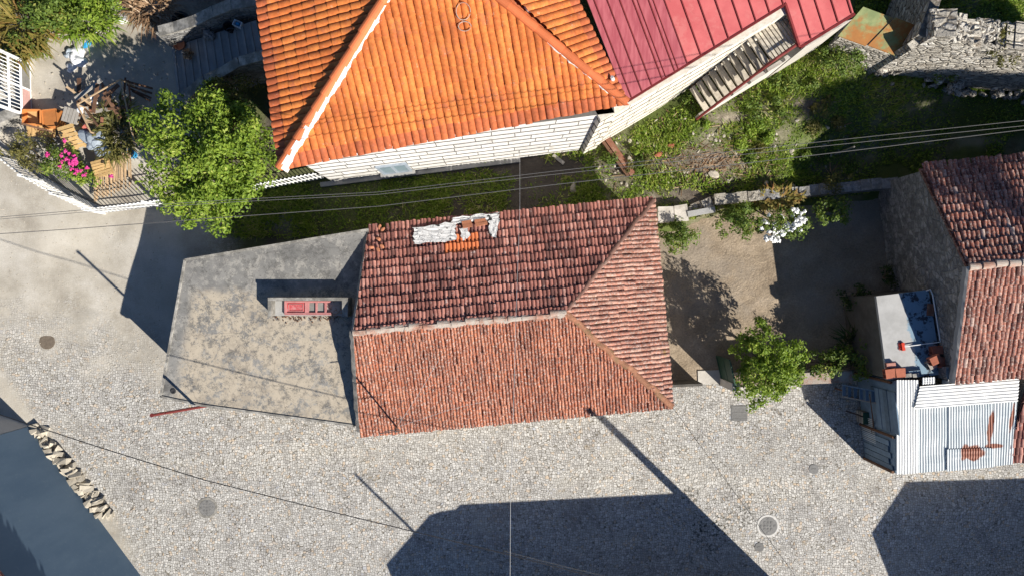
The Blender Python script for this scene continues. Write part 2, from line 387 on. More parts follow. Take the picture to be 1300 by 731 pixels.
t = NT('stained_concrete')
f1 = t.noise(.9, 8, .68, w=1); f2 = t.noise(3.2, 8, .75, w=2)
c = t.mix(t.smooth(f1, .3, .7), (.17, .166, .155), (.26, .25, .23))
c = t.mix(t.math('MULTIPLY', t.smooth(t.noise(2.6, 9, .78, w=21), .52, .56), .65), c, (.36, .34, .30))
inner = t.math('MULTIPLY', t.smooth(t.math('ADD', t.sep()[1], t.math('MULTIPLY', f2, .9)), .55, .15), t.smooth(t.math('SUBTRACT', t.math('ADD', t.sep()[0], t.math('MULTIPLY', t.sep()[1], -.17)), t.math('MULTIPLY', f2, .5)), -10.95, -10.5))
bm_ = t.math('MULTIPLY', inner, t.math('MULTIPLY', t.smooth(t.noise(1.9, 12, .86, w=22), .445, .49), .9))
c = t.mix(bm_, c, t.mix(f2, (.37, .315, .24), (.54, .46, .345)))
dk = t.math('MULTIPLY', t.smooth(t.noise(2.8, 12, .88, w=23), .52, .56), t.smooth(t.noise(.8, 4, .6, w=24), .34, .50))
c = t.mix(t.math('MULTIPLY', dk, .8), c, (.125, .12, .11))
c = t.mix(t.math('MULTIPLY', t.smooth(t.noise(8, 8, .85, w=25), .565, .60), .75), c, (.09, .085, .075))
c = t.mix(t.math('MULTIPLY', t.smooth(t.noise(.75, 8, .75, w=27), .50, .60), .5), c, t.vm('MULTIPLY', c, (.6, .6, .62)))
ck = t.math('MULTIPLY', t.smooth(t.vor(.55, 'DISTANCE_TO_EDGE', 1, t.vm('ADD', t.pos(), t.vm('MULTIPLY', t.comb(t.noise(1.5, 6), t.noise(1.5, 6, w=5)), (.7, .7, 0)))), .012, .003), .3)
c = t.mix(ck, c, (.08, .075, .07))
t.bump(t.noise(22, 5, .75), .3, .02)
M_CONC = t.done(c, .9)
M_CONC_EDGE = simple('pale_concrete', (.36, .34, .30), .9, .5, 8, .4, dirt=(.17, .16, .14), dfrac=.52)
M_CONC_GREY = simple('grey_concrete', (.30, .295, .28), .9, .3, 3, .35, dirt=(.2, .19, .175), dfrac=.35)
M_PLASTER = simple('old_lime_plaster', (.52, .48, .42), .9, .3, 2, .4, dirt=(.30, .27, .22), dfrac=.4)

def ashlar(name, c1, c2, joint, bw, rh, jw, stain, sf=.4, bumpd=.02):
    t = NT(name); v = t.wallvec()
    v = t.vm('MULTIPLY', t.vm('ADD', v, t.vm('MULTIPLY', t.comb(t.noise(.8, 3), t.noise(1.1, 3, w=4)), (.10, .12, 0))), (1, .22, 1))
    b = t.n('TexBrick'); t.L(v, b.inputs['Vector']); b.inputs['Scale'].default_value = 1; b.inputs['Brick Width'].default_value = bw
    b.inputs['Row Height'].default_value = rh; b.inputs['Mortar Size'].default_value = jw; b.inputs['Mortar Smooth'].default_value = .25
    b.offset = .43; b.squash = .72; b.squash_frequency = 3
    b.inputs['Color1'].default_value = (*c1, 1); b.inputs['Color2'].default_value = (*c2, 1); b.inputs['Mortar'].default_value = (*joint, 1)
    c = t.mix(.4, b.outputs['Color'], t.ramp(t.noise(7, 6, .7), [(.3, (.22, .22, .22)), (.7, (.8, .8, .8))]), 'OVERLAY')
    c = t.mix(t.math('MULTIPLY', t.smooth(t.noise(1.5, 7, .72, w=5), 1 - sf, 1.12 - sf), .7), c, stain)
    t.bump(t.math('ADD', t.math('MULTIPLY', b.outputs['Fac'], -1.2), t.math('MULTIPLY', t.noise(18, 4), .5)), .7, bumpd)
    return t.done(c, .9)
M_WHITE_STONE = ashlar('whitewashed_granite_blocks', (.56, .54, .51), (.72, .70, .66), (.14, .13, .115), 1.2, .115, .016, (.40, .36, .30), .44)
M_CREAM_STONE = ashlar('cream_granite_blocks', (.60, .55, .45), (.70, .65, .55), (.13, .11, .09), .95, .15, .019, (.36, .31, .24), .45)
def stonework(name, cols, joint, sc_, asp, stain, sf=.5, bd=.05, jw=.09, jstr=1.0):
    t = NT(name); w_ = t.vm('MULTIPLY', t.wallvec(), (1, asp, 1))
    w_ = t.vm('ADD', w_, t.vm('MULTIPLY', t.comb(t.noise(2.2, 3), t.noise(2.2, 3, w=4)), (.16, .16, 0)))
    cell = t.sep(t.vor(sc_, 'F1', .9, w_, 'Color'))[0]; ed = t.vor(sc_, 'DISTANCE_TO_EDGE', .9, w_)
    c = t.ramp(cell, [(0, cols[0]), (.5, cols[1]), (1, cols[2])])
    c = t.mix(.55, c, t.ramp(t.noise(11, 6, .75), [(.3, (.2, .2, .2)), (.7, (.85, .85, .85))]), 'OVERLAY')
    c = t.mix(t.math('MULTIPLY', t.smooth(ed, jw, .01), jstr), c, joint)
    c = t.mix(t.math('MULTIPLY', t.smooth(t.noise(1.5, 7, .72, w=5), 1 - sf, 1.12 - sf), .7), c, stain)
    t.bump(t.math('ADD', t.math('MULTIPLY', t.smooth(ed, 0, .15), 1.0), t.math('MULTIPLY', t.noise(15, 5, .7), .9)), .9, bd)
    return t.done(c, .93)
M_GRANITE = stonework('rough_grey_granite', [(.17, .165, .16), (.25, .245, .235), (.34, .33, .315)], (.13, .125, .115), 4.2, 1.5, (.13, .125, .12), .5, .05, .06, .6)
M_RUBBLE = stonework('pale_rubble_masonry', [(.33, .30, .25), (.48, .44, .37), (.60, .56, .49)], (.10, .08, .06), 3.6, 1.9, (.25, .20, .145), .45, .09, .07, .85)
t = NT('slate_blue_plaster')
c = t.mix(t.smooth(t.noise(.9, 6, .6, vec=t.vm('MULTIPLY', t.pos(), (1, 1, .35))), .3, .7), (.085, .135, .195), (.115, .17, .23))
sp = t.math('MULTIPLY', t.smooth(t.vor(2.2), .035, .02), t.smooth(t.noise(.7, 2, w=3), .5, .56))
c = t.mix(sp, c, (.6, .6, .58)); c = t.mix(t.math('MULTIPLY', t.smooth(t.noise(9, 5, .7, w=4), .55, .72), .4), c, (.16, .21, .25))
M_BLUE_WALL = t.done(c, .9)
M_GREY_WALL = simple('pale_grey_render', (.42, .41, .39), .9, .15, 3, .2)

def corr(name, base, var, rusts=(), rough=.5):
    t = NT(name); c = t.mix(t.smooth(t.noise(1.4, 6, .65, vec=t.vm('MULTIPLY', t.pos(), (2.6, .6, 1))), .3, .7), base, var)
    c = t.mix(t.math('MULTIPLY', t.smooth(t.noise(9, 6, .7, w=4), .6, .7), .4), c, (.40, .38, .34))
    for (p, rx, ry) in rusts:
        c = t.mix(t.ellipse(p, rx, ry, .25), c, t.mix(t.noise(8, 4), (.19, .055, .03), (.34, .12, .065)))
    return t.done(c, rough)
ZS = 2.25
M_CORR_W = corr('white_corrugated_sheet', (.62, .62, .59), (.72, .715, .69))
M_CORR_B = corr('faded_blue_corrugated_sheet', (.42, .465, .48), (.57, .59, .585), [(W(1238, 575, ZS), .34, .27), (W(1226, 574, ZS), .14, .3), (W(1255, 541, ZS), .10, .55), (W(1262, 566, ZS), .3, .08), (W(1281, 530, ZS), .06, .5)])
t = NT('rusty_green_sheet')
ru = t.noise(1.0, 7, .7, w=3)
c = t.mix(t.smooth(t.noise(2.4, 6, .65), .35, .65), (.15, .185, .075), (.25, .27, .115))
c = t.mix(t.smooth(ru, .41, .54), c, t.mix(t.noise(6, 5), (.20, .075, .02), (.36, .155, .035)))
M_TIN = t.done(c, .7)
M_BLACK = simple('black_paint', (.03, .03, .032), .6, .2, 5, 0)
M_CABLE = simple('black_cable', (.022, .022, .024), .6, .1, 5, 0)
M_CABLE_L = simple('grey_aluminium_cable', (.10, .097, .093), .5, .1, 5, 0)
M_CABLE_W = simple('white_cable', (.36, .35, .34), .6, .1, 5, 0)
M_WHITE = simple('white_enamel', (.80, .80, .78), .5, .1, 6, 0, dirt=(.5, .47, .42), dfrac=.28)
M_IRON = simple('dull_iron', (.11, .105, .10), .55, .3, 8, .2, metal=.4)
M_CASTIRON = simple('cast_iron_cover', (.19, .185, .175), .7, .3, 10, .6)
M_REDIRON = simple('dark_red_iron', (.16, .03, .027), .55, .25, 8, .15)
M_PINKPAINT = simple('bleached_pink_paint', (.43, .18, .17), .7, .4, 9, .3)
M_REDPAINT = simple('faded_red_paint', (.44, .075, .08), .7, .4, 7, .3, dirt=(.60, .47, .44), dfrac=.42)
M_PANE = simple('dusty_pane', (.20, .195, .18), .3, .4, 7, .2)
M_RUSTWOOD = simple('rust_brown_beam', (.23, .10, .06), .85, .4, 6, .4, dirt=(.35, .22, .15), dfrac=.4)
M_WOOD = simple('sun_bleached_timber', (.44, .31, .185), .85, .35, 8, .35)
M_WOODY = simple('yellow_pallet_timber', (.56, .37, .16), .85, .3, 8, .35)
M_WOODO = simple('orange_plywood', (.50, .19, .055), .75, .25, 4, .2, rv=.5)
M_WOODD = simple('dark_brown_timber', (.14, .075, .045), .85, .4, 8, .35)
M_TREAD = simple('pale_worn_tread', (.46, .41, .33), .9, .4, 8, .4, dirt=(.30, .25, .19), dfrac=.4)
M_WOODG = simple('grey_timber', (.30, .275, .24), .9, .35, 8, .4)
M_BRICK = simple('red_hollow_brick', (.36, .12, .07), .85, .25, 9, .35)
M_GREYTARP = simple('grey_tarpaulin', (.28, .32, .36), .6, .25, 4, .4)
M_WPLASTIC = simple('white_plastic', (.72, .73, .74), .45, .15, 8, .3)
M_BPLASTIC = simple('blue_plastic', (.03, .26, .50), .4, .2, 6, .2)
M_RUBBER = simple('tyre_rubber', (.025, .025, .027), .8, .15, 9, .2)
M_TERRA = simple('terracotta', (.42, .17, .09), .85, .25, 6, .2)
M_TIMBERBLUE = simple('faded_blue_boards', (.15, .21, .27), .8, .35, 5, .3, rv=.5)
M_GREENPAINT = simple('dark_green_paint', (.035, .08, .05), .55, .3, 6, .2)
M_CONC_DARK = simple('dark_weathered_concrete', (.12, .11, .095), .92, .4, 4, .5, dirt=(.09, .08, .07), dfrac=.45)
M_COVER = simple('brown_iron_cover', (.17, .135, .10), .8, .4, 9, .4)
M_SLAB = simple('dark_asphalt_felt', (.055, .058, .062), .85, .3, 5, .3, dirt=(.10, .11, .12), dfrac=.4)
t = NT('grey_screed_with_blue_paint')
p0 = W(1160, 372, 2.4)
c = t.mix(t.smooth(t.noise(2.2, 6, .65), .3, .7), (.34, .335, .32), (.42, .415, .40))
bl = t.math('ADD', t.sep()[0], t.math('MULTIPLY', t.sep()[1], .19))
bm_ = t.smooth(t.math('ADD', bl, t.math('MULTIPLY', t.noise(3, 5, w=3), .5)), W(1143, 0, 2.4).x + .25, W(1143, 0, 2.4).x + .34)
bc = t.mix(t.smooth(t.noise(3.2, 7, .7, w=5), .42, .5), (.05, .055, .065), (.20, .29, .36))
c = t.mix(bm_, c, bc); t.bump(t.noise(9, 5), .3, .02)
M_SCREED = t.done(c, .8)

def leafmat(name, stops, trans=.3):
    t = NT(name); c = t.ramp(t.attr(), stops); c = t.mix(.25, c, t.ramp(t.noise(1.8, 3), [(.3, (.25, .25, .25)), (.7, (.8, .8, .8))]), 'OVERLAY')
    t.done(c, .55); t.b.inputs['Specular IOR Level'].default_value = .3
    tr = t.n('BsdfTranslucent'); t.put(tr.inputs[0], t.vm('MULTIPLY', c, (1.3, 1.35, .6)))
    mx = t.n('MixShader'); mx.inputs[0].default_value = trans; t.L(t.b.outputs[0], mx.inputs[1]); t.L(tr.outputs[0], mx.inputs[2]); t.L(mx.outputs[0], t.out.inputs[0])
    return t.m
M_LEAF = leafmat('bright_green_leaf', [(0, (.085, .145, .018)), (.4, (.165, .25, .026)), (.8, (.25, .33, .04)), (1, (.36, .39, .085))])
M_LEAF_MID = leafmat('mid_green_leaf', [(0, (.05, .09, .015)), (.5, (.115, .175, .028)), (.9, (.20, .25, .045)), (1, (.31, .31, .075))])
M_LEAF_DARK = leafmat('deep_green_leaf', [(0, (.02, .04, .012)), (.6, (.05, .085, .022)), (1, (.10, .14, .035))])
M_LEAF_OLIVE = leafmat('olive_leaf', [(0, (.06, .06, .02)), (.5, (.13, .125, .035)), (1, (.24, .21, .06))])
M_LEAF_YEL = leafmat('yellowing_fern', [(0, (.10, .10, .02)), (.5, (.23, .19, .045)), (.8, (.30, .20, .06)), (1, (.33, .16, .06))])
M_LEAF_DRY = leafmat('dry_twigs', [(0, (.12, .07, .04)), (.5, (.27, .16, .085)), (1, (.42, .31, .20))], .1)
M_GRASS = leafmat('grass_blade', [(0, (.06, .10, .014)), (.3, (.14, .215, .028)), (.65, (.23, .31, .042)), (.85, (.34, .36, .085)), (1, (.46, .39, .21))], .25)
M_BARK = simple('bark', (.14, .10, .07), .95, .4, 9, .6)
M_PINK = simple('magenta_petal', (.62, .05, .25), .6, .3, 9, 0, rv=.6)
M_PETAL = simple('white_petal', (.78, .78, .76), .6, .15, 12, 0, rv=.25)
M_STONE_P = simple('pale_broken_granite', (.42, .375, .30), .9, .35, 6, .5, dirt=(.34, .30, .24), dfrac=.4)

# streaks and drips for the metal roof and the new tiles
# ------------------------------------------------------------------ ground sheets
mb = MB(); mb.add([(-150, -150, 0), (150, -150, 0), (150, 150, 0), (-150, 150, 0)], [(0, 1, 2, 3)])
o = mb.build('street', M_GROUND, base=(0, 0, 0)); struct(o)

def vnoise(X, Y, sc_, seed):
    rg = np.random.default_rng(seed); T = rg.random((64, 64))
    out = np.zeros_like(X); amp = 1; tot = 0
    for k in range(4):
        x = X / sc_ * 2 ** k + 31.7; y = Y / sc_ * 2 ** k + 17.3
        xi = np.floor(x).astype(int); yi = np.floor(y).astype(int); fx = x - xi; fy = y - yi
        fx = fx * fx * (3 - 2 * fx); fy = fy * fy * (3 - 2 * fy)
        a = T[xi % 64, yi % 64]; b = T[(xi + 1) % 64, yi % 64]; c = T[xi % 64, (yi + 1) % 64]; d = T[(xi + 1) % 64, (yi + 1) % 64]
        out += amp * ((a * (1 - fx) + b * fx) * (1 - fy) + (c * (1 - fx) + d * fx) * fy); tot += amp; amp *= .55
    return out / tot
def sst(v, a, b): t = np.clip((v - a) / (b - a), 0, 1); return t * t * (3 - 2 * t)
def blob(px, py, cx, cy, rx, ry): return np.exp(-(((px - cx) / rx) ** 2 + ((py - cy) / ry) ** 2))
def zones(X, Y, Z):
    k = FPX / (HC - Z); px = X * k + 650; py = 365.5 - Y * k
    n1 = vnoise(X, Y, 2.2, 3); n2 = vnoise(X, Y, .9, 5)
    edge = 262 + (n1 - .5) * 120
    conc = 1 - sst(px, edge - 25, edge + 25)
    conc = np.maximum(conc, blob(px, py, 345, 285, 26, 16) * 1.1 * sst(n2, .35, .6))
    conc = np.maximum(conc, .75 * blob(px, py, 1200, 180, 130, 6) * sst(n2, .3, .6))
    grass = sst(n1, .30, .52) * sst(px, 255, 330)
    grass = np.where(px > 740, np.clip(.55 + .6 * sst(n1, .3, .5), 0, 1) * (.5 + .6 * sst(n2, .25, .5)), grass * .85)
    bare = blob(px, py, 905, 205, 48, 26) + .9 * blob(px, py, 870, 250, 50, 14) + .5 * blob(px, py, 795, 215, 28, 22) + .8 * blob(px, py, 1010, 130, 36, 11) + .6 * blob(px, py, 1075, 88, 24, 12) + .6 * blob(px, py, 840, 205, 34, 14) + .6 * blob(px, py, 925, 150, 26, 7) + .9 * blob(px, py, 600, 212, 130, 9)
    grass = np.clip(grass - bare * 1.2 * (.6 + .8 * n2), 0, 1)
    dark = blob(px, py, 600, 210, 140, 9) * .8 + blob(px, py, 900, 240, 50, 16) * .9  # second blob paints a shade patch into the terrace soil
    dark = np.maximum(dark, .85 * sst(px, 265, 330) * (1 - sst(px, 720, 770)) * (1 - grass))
    return np.clip(conc, 0, 1), np.clip(grass, 0, 1), np.clip(dark, 0, 1)

# hillside terrain: one grid
gx = np.arange(-26, 30.01, .16); gy = np.arange(-4.2, 19.01, .16)
GX, GY = np.meshgrid(gx, gy); X = GX.ravel(); Y = GY.ravel()
Z = gh(X, Y); Z = np.where(Z > .03, Z + (vnoise(X, Y, 1.1, 9) - .5) * .10 * sst(Z, .2, 1.2), Z)
nx, ny = len(gx), len(gy)
idx = np.arange(nx * ny).reshape(ny, nx)
F = np.stack([idx[:-1, :-1], idx[:-1, 1:], idx[1:, 1:], idx[1:, :-1]], -1).reshape(-1, 4)
F = F[(Z[F].max(1) > .008)]
me = bpy.data.meshes.new('hillside'); me.from_pydata(np.stack([X, Y, Z + .004], 1).tolist(), [], F.tolist())
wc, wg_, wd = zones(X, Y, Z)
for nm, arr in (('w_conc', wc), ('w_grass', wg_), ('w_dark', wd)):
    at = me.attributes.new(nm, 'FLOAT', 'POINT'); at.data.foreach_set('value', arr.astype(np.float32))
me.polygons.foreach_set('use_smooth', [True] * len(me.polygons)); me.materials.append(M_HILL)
bm = bmesh.new(); bm.from_mesh(me); bmesh.ops.delete(bm, geom=[v for v in bm.verts if not v.link_faces], context='VERTS'); bm.to_mesh(me); bm.free()
o = bpy.data.objects.new('hillside', me); COL.objects.link(o); struct(o); WPOS[o.name] = Vector()

mb = MB(); mb.add([PL(a, b, .012) for a, b in ((140, 121), (250, 119), (375, 112), (500, 108), (500, -130), (466, -126), (246, -104), (212, -88), (170, -94), (150, -98))], [tuple(range(10))])
struct(mb.build('courtyard_ground', M_EARTH, base=(0, 0, 0)))
# ------------------------------------------------------------------ roofs of real tiles
def tiles(name, parent, mat, poly, tw, course, h=.045, lift=.03, nxs=6, seed=1, over=.0, gap=.0, val=None, jit=.006, keep=(0,), expo=.8, deck=True):
    rnd = random.Random(seed); P = [Vector(p) for p in poly]
    n = Vector()
    for i in range(len(P)):
        a, b = P[i], P[(i + 1) % len(P)]; n += a.cross(b)
    n.normalize(); n = n if n.z > 0 else -n
    O = P[0]; u = (P[1] - P[0]); u -= n * u.dot(n); u.normalize(); v = n.cross(u)
    uv = [((p - O).dot(u), (p - O).dot(v)) for p in P]
    u0 = min(a for a, b in uv); u1 = max(a for a, b in uv); v1 = max(b for a, b in uv)
    bm = bmesh.new(); lay = bm.faces.layers.float.new('rnd')
    nr = int(v1 / course) + 2; nc = int((u1 - u0) / tw) + 2
    colv = [rnd.gauss(0, .05) for _ in range(nc)]
    def inside(a, b, m=.6):
        for i in range(len(uv)):
            x0, y0 = uv[i]; x1_, y1_ = uv[(i + 1) % len(uv)]; L = math.hypot(x1_ - x0, y1_ - y0)
            if ((x1_ - x0) * (b - y0) - (y1_ - y0) * (a - x0)) / L < -m: return False
        return True
    for r in range(nr):
        rowj = rnd.gauss(0, jit * 1.2)
        for c in range(nc):
            ua = u0 + c * tw; va = r * course - over
            if not inside(ua + tw / 2, va + course / 2, max(tw, course)): continue
            rv = min(1, max(0, rnd.random() ** 1.0 + colv[c]))
            if val:
                q = val(ua, va, rv)
                if q is None: continue
                rv = q
            du = rnd.gauss(0, jit); dv = rnd.gauss(0, jit * 1.6) + rowj; dz = abs(rnd.gauss(0, jit)); sk = rnd.gauss(0, jit * .8)
            lo = va + dv - .015; hi = va + course + .03; row = []
            for (vv, zz, s_) in ((lo, lift + dz, sk), (hi, 0, -sk)):
                row.append([O + u * (ua + du + s_ + tw * (k / nxs) * (1 - gap)) + v * vv + n * (zz + h * abs(math.sin(math.pi * k / nxs)) ** expo) for k in range(nxs + 1)])
            vb = [[bm.verts.new(p) for p in rr] for rr in row]
            lip = [bm.verts.new(p - n * .022) for p in row[0]]
            for k in range(nxs):
                f = bm.faces.new((vb[0][k], vb[0][k + 1], vb[1][k + 1], vb[1][k])); f[lay] = rv
                f = bm.faces.new((lip[k], lip[k + 1], vb[0][k + 1], vb[0][k])); f[lay] = rv
    for i in range(len(P)):
        if i in keep: continue
        a, b = P[i], P[(i + 1) % len(P)]; d = (b - a).normalized(); out = d.cross(n)
        bmesh.ops.bisect_plane(bm, geom=bm.verts[:] + bm.edges[:] + bm.faces[:], plane_co=a, plane_no=out, clear_outer=True)
    if deck:
        vs = [bm.verts.new(p - n * .02) for p in P]; f = bm.faces.new(vs); f[lay] = .05
        vs2 = [bm.verts.new(p - n * .10) for p in P]; f = bm.faces.new(list(reversed(vs2))); f[lay] = .05
        for i in range(len(P)):
            j = (i + 1) % len(P); f = bm.faces.new((vs2[i], vs2[j], vs[j], vs[i])); f[lay] = .05
    c = (P[0] + P[1]) / 2
    bmesh.ops.translate(bm, verts=bm.verts, vec=-c)
    me = bpy.data.meshes.new(name); bm.to_mesh(me); bm.free(); me.materials.append(mat)
    o = bpy.data.objects.new(name, me); COL.objects.link(o); place(o, c, parent)
    return o, (O, u, v, n)
def caps(name, parent, mat, p, q, rad=.13, seg=.38, seed=1, sink=.05, jit=.012, n=7):
    rnd = random.Random(seed); p = Vector(p); q = Vector(q); d = q - p; L = d.length; d.normalize()
    x = d.cross(Vector((0, 0, 1))).normalized(); z = x.cross(d); mb = MB(); k = int(L / seg)
    sg = L / max(k, 1)
    for i in range(k):
        a = p + d * (i * sg - .02) ; b = p + d * ((i + 1) * sg + .05)
        j = x * rnd.gauss(0, jit) + z * rnd.gauss(0, jit * .5); rv = rnd.random(); vs = []
        for (c, rr, up) in ((a, rad * 1.08, .03), (b, rad * .92, .0)):
            for w in range(n + 1):
                t = math.pi * w / n; vs.append(c + j + x * math.cos(t) * rr + z * (math.sin(t) * rr * .85 - sink + up))
        fs = [(w + 1, w, n + 1 + w, n + 2 + w) for w in range(n)] + [tuple(range(n + 1))]
        mb.add(vs, fs, rv)
    return mb.build(name, mat, parent, smooth=False)
def mortar_strip(name, parent, mat, p, q, side, w, seed=1, zoff=.03, step=.16, cover=1.0):
    rnd = random.Random(seed); p = Vector(p); q = Vector(q); d = q - p; L = d.length; d.normalize(); mb = MB()
    x = Vector(side); x = (x - d * x.dot(d)).normalized(); z = Vector((0, 0, 1)); i = 0.0
    vs = []; k = int(L / step); fs = []
    for i in range(k + 1):
        c = p + d * (L * i / k); ww = w * rnd.uniform(.72, 1.15)
        vs += [c + z * (zoff - .12), c + z * (zoff + .05), c + x * ww + z * (zoff + rnd.uniform(-.01, .02) - ww * .22), c + x * (ww + .02) + z * (zoff - .15 - ww * .22)]
    for i in range(k):
        if cover < 1 and rnd.random() > cover: continue
        b = 4 * i; fs += [(b, b + 4, b + 5, b + 1), (b + 1, b + 5, b + 6, b + 2), (b + 2, b + 6, b + 7, b + 3)]
    mb.add(vs, fs); return mb.build(name, mat, parent)
def gable(name, parent, mat, base_pts, tops, inward):     # vertical polygon wall: outline bottom + tops, extruded
    mb = MB(); out = [Vector(p) for p in base_pts + tops]; inn = [p + Vector(inward) for p in out]; n = len(out)
    fs = [tuple(range(n)), tuple(range(2 * n - 1, n - 1, -1))] + [(i, n + i, n + (i + 1) % n, (i + 1) % n) for i in range(n)]
    mb.add(out + inn, fs); me_o = mb.build(name, mat, parent)
    bm = bmesh.new(); bm.from_mesh(me_o.data); bmesh.ops.recalc_face_normals(bm, faces=bm.faces); bm.to_mesh(me_o.data); bm.free()
    return me_o
def crosspt(a, b, t): return a[0] + (b[0] - a[0]) * t, a[1] + (b[1] - a[1]) * t

# ------------------------------------------------------------------ the old house in the middle
ZE, ZR = 2.6, 3.45
ke, kr = 1 - ZE / HC, 1 - ZR / HC; ZN = 2.38; kn = 1 - ZN / HC
def hp(px, py, k_, z): return PL((px - 650) * k_, (py - 365.5) * k_, z)
NW, NE, SE, SW = hp(468, 291, kn, ZN), hp(829, 254.5, kn, ZN), hp(852, 515, ke, ZE), hp(457, 551.5, ke, ZE)
RW, RE = hp(449, 420, kr, ZR), hp(717, 397, kr, ZR)
H = thing('old_tiled_house', 'old house in the middle with weathered red brown hipped tile roof and foil patches', 'house', PL(0, 30, 0))
def shrink(p, c, d):
    v = Vector((c[0] - p[0], c[1] - p[1], 0)); L = v.length; return Vector((p[0], p[1], 0)) + v * (d / L)
cen = PL(5, 30)
foot = [shrink(p, cen, .42) for p in (NW, NE, SE, SW)]
for i, (a, b) in enumerate(((0, 3), (3, 2), (2, 1), (1, 0))):
    if i == 0: continue
    m = MB(); za_, zb_ = [(ZN - .02 if q in (0, 1) else ZE - .03) for q in (a, b)]; m.wall(foot[a], foot[b], 0, za_, .4 if i < 3 else .2, z1b=zb_); m.build('wall', M_PLASTER, H)
gable('gable_wall', H, M_PLASTER, [(*foot[0][:2], 0), (*foot[3][:2], 0)], [(*foot[3][:2], ZE + .05), (RW.x + .3, RW.y, ZR - .12), (*foot[0][:2], ZN + .02)], (.4, 0, 0))
def north_val(u, v, rv):       # patched corner: a few new orange tiles; missing tiles by the eave
    if 7.25 < u - 0 < 8.2 and 0: return None
    if 5.78 < u < 6.88 and .50 < v < 1.05: return 2.0
    if 8.75 < u < 9.1 and v < .12: return None
    if rv < .5 and u > 9.6 and v < .8: return .75
    return rv * .85
oN, (nO, nu, nv, nn) = tiles('north_roof_slope', H, M_TILE_OLD, [NE, NW, RW, RE], .125, .31, h=.042, lift=.058, seed=3, over=.06, jit=.009, val=north_val)
oS, _ = tiles('south_roof_slope', H, M_TILE_SOUTH, [SW, SE, RE, RW], .104, .31, h=.046, lift=.022, seed=4, over=.06, jit=.008)
oE, _ = tiles('east_roof_slope', H, M_TILE_EAST, [SE, NE, RE], .145, .34, h=.05, lift=.045, seed=5, over=.06, jit=.009)
up = Vector((0, 0, .05))
caps('ridge_cap', H, M_CAP_OLD, RW + up, RE + up, .10, .42, 2, .05, .016)
caps('hip_cap', H, M_CAP_SHADE, NE + up, RE + up, .075, .40, 3, .03, .014)
caps('hip_cap', H, M_CAP_MOSS, SE + up, RE + up, .10, .33, 4, .04, .035)
mortar_strip('verge_mortar', H, M_CONC_EDGE, SW + Vector((0, .1, 0)), RW, (-1, 0, 0), .13, 3, .05)
mortar_strip('verge_mortar', H, M_CONC_EDGE, NW, RW, (-1, 0, 0), .08, 4, .05)
mortar_strip('ridge_mortar', H, M_CAP_OLD, RW + up, RE + up, (0, -1, 0), .15, 5, .01)
def onN(px, py, dz=0.0):       # point on the north slope under a picture position
    z = 2.8
    for _ in range(12):
        p = W(px, py, z); z = nO.z - ((p.x - nO.x) * nn.x + (p.y - nO.y) * nn.y) / nn.z
    return W(px, py, z) + nn * dz
t = NT('crumpled_white_foil')
bl = t.vor(3.2, 'DISTANCE_TO_EDGE', 1, t.vm('ADD', t.pos(), t.vm('SCALE', t.comb(t.noise(4, 4), t.noise(4, 4, w=2)))))
c = t.mix(t.smooth(t.noise(4.5, 2, .5, w=3), .63, .66), (.72, .71, .68), (.035, .035, .035)); c = t.mix(t.smooth(bl, .03, .012), c, (.12, .12, .12))
t.bump(t.noise(9, 5, .6), .5, .03); M_FOIL = t.done(c, .5)
def foil(name, quad, seed, n=10, dz=.12):
    rnd = random.Random(seed); m = MB(); vs = []; fs = []; A, B, C, D = [Vector((*q, 0)) for q in quad]
    for j in range(n + 1):
        for i in range(n + 1):
            s, q = i / n, j / n
            p = (A * (1 - s) + B * s) * (1 - q) + (D * (1 - s) + C * s) * q
            e = .8 if 0 < i < n and 0 < j < n else 2.2
            vs.append(onN(p.x + rnd.uniform(-e, e), p.y + rnd.uniform(-e, e) * .6, dz + rnd.uniform(0, .025)))
    for j in range(n):
        for i in range(n): a = j * (n + 1) + i; fs.append((a, a + n + 1, a + n + 2, a + 1))
    m.add(vs, fs); return m.build(name, M_FOIL, H)
foil('foil_patch', [(525, 291), (577, 284), (581, 307), (527, 312)], 3)
foil('foil_patch', [(574, 278), (634, 272), (633, 279), (576, 287)], 5, 8)
foil('foil_patch', [(584, 293), (596, 290), (596, 305), (588, 307)], 7, 5)
foil('foil_patch', [(619, 279), (633, 278), (632, 303), (624, 303)], 8, 6)
for i in range(6):
    m = MB(); m.stone(onN(random.uniform(470, 490), random.uniform(289, 320), .10), .10, .06, .04); m.build('broken_tile', M_TERRA, H)
for (x0, y0, x1, y1) in ((587, 286, 599, 284), (588, 290, 600, 288), (603, 284, 617, 282), (604, 288, 619, 285)):
    m = MB(); m.bar(onN(x0, y0, .15), onN(x1, y1, .15), .13, .03, up=nn); m.build('loose_new_tile', M_TERRA, H)

# ------------------------------------------------------------------ flat annex
A = thing('flat_roofed_annex', 'single storey annex with flat stained concrete roof adjoining the old tiled house', 'building', PL(-270, 40, 0))
k = 1 - 2.5 / HC
ann = [PL((a - 650) * k, (b - 365.5) * k) for a, b in ((235, 330), (468, 291.5), (463.5, 322), (478, 352), (481, 543), (450, 540), (257, 514), (204, 503))]
ac = PL(-250, 50); ain = [shrink(p, ac, .10) for p in ann]
m = MB(); m.prism([(p.x, p.y) for p in ain], 0, 2.37); m.build('wall', M_CONC_EDGE, A)
m = MB(); m.prism([(p.x, p.y) for p in ann], 2.37, 2.5); m.build('roof_slab', M_CONC, A)
m = MB()
for a, b in ((0, 1), (6, 7), (7, 0), (5, 6)):
    m.bar(ann[a] + Vector((0, 0, 2.51)), ann[b] + Vector((0, 0, 2.51)), .07, .05)
m.build('roof_edge', M_CONC_EDGE, A)
U = thing('concrete_upstand', 'low three sided concrete upstand standing on the flat stained annex roof', 'parapet', W(390, 390, 2.5))
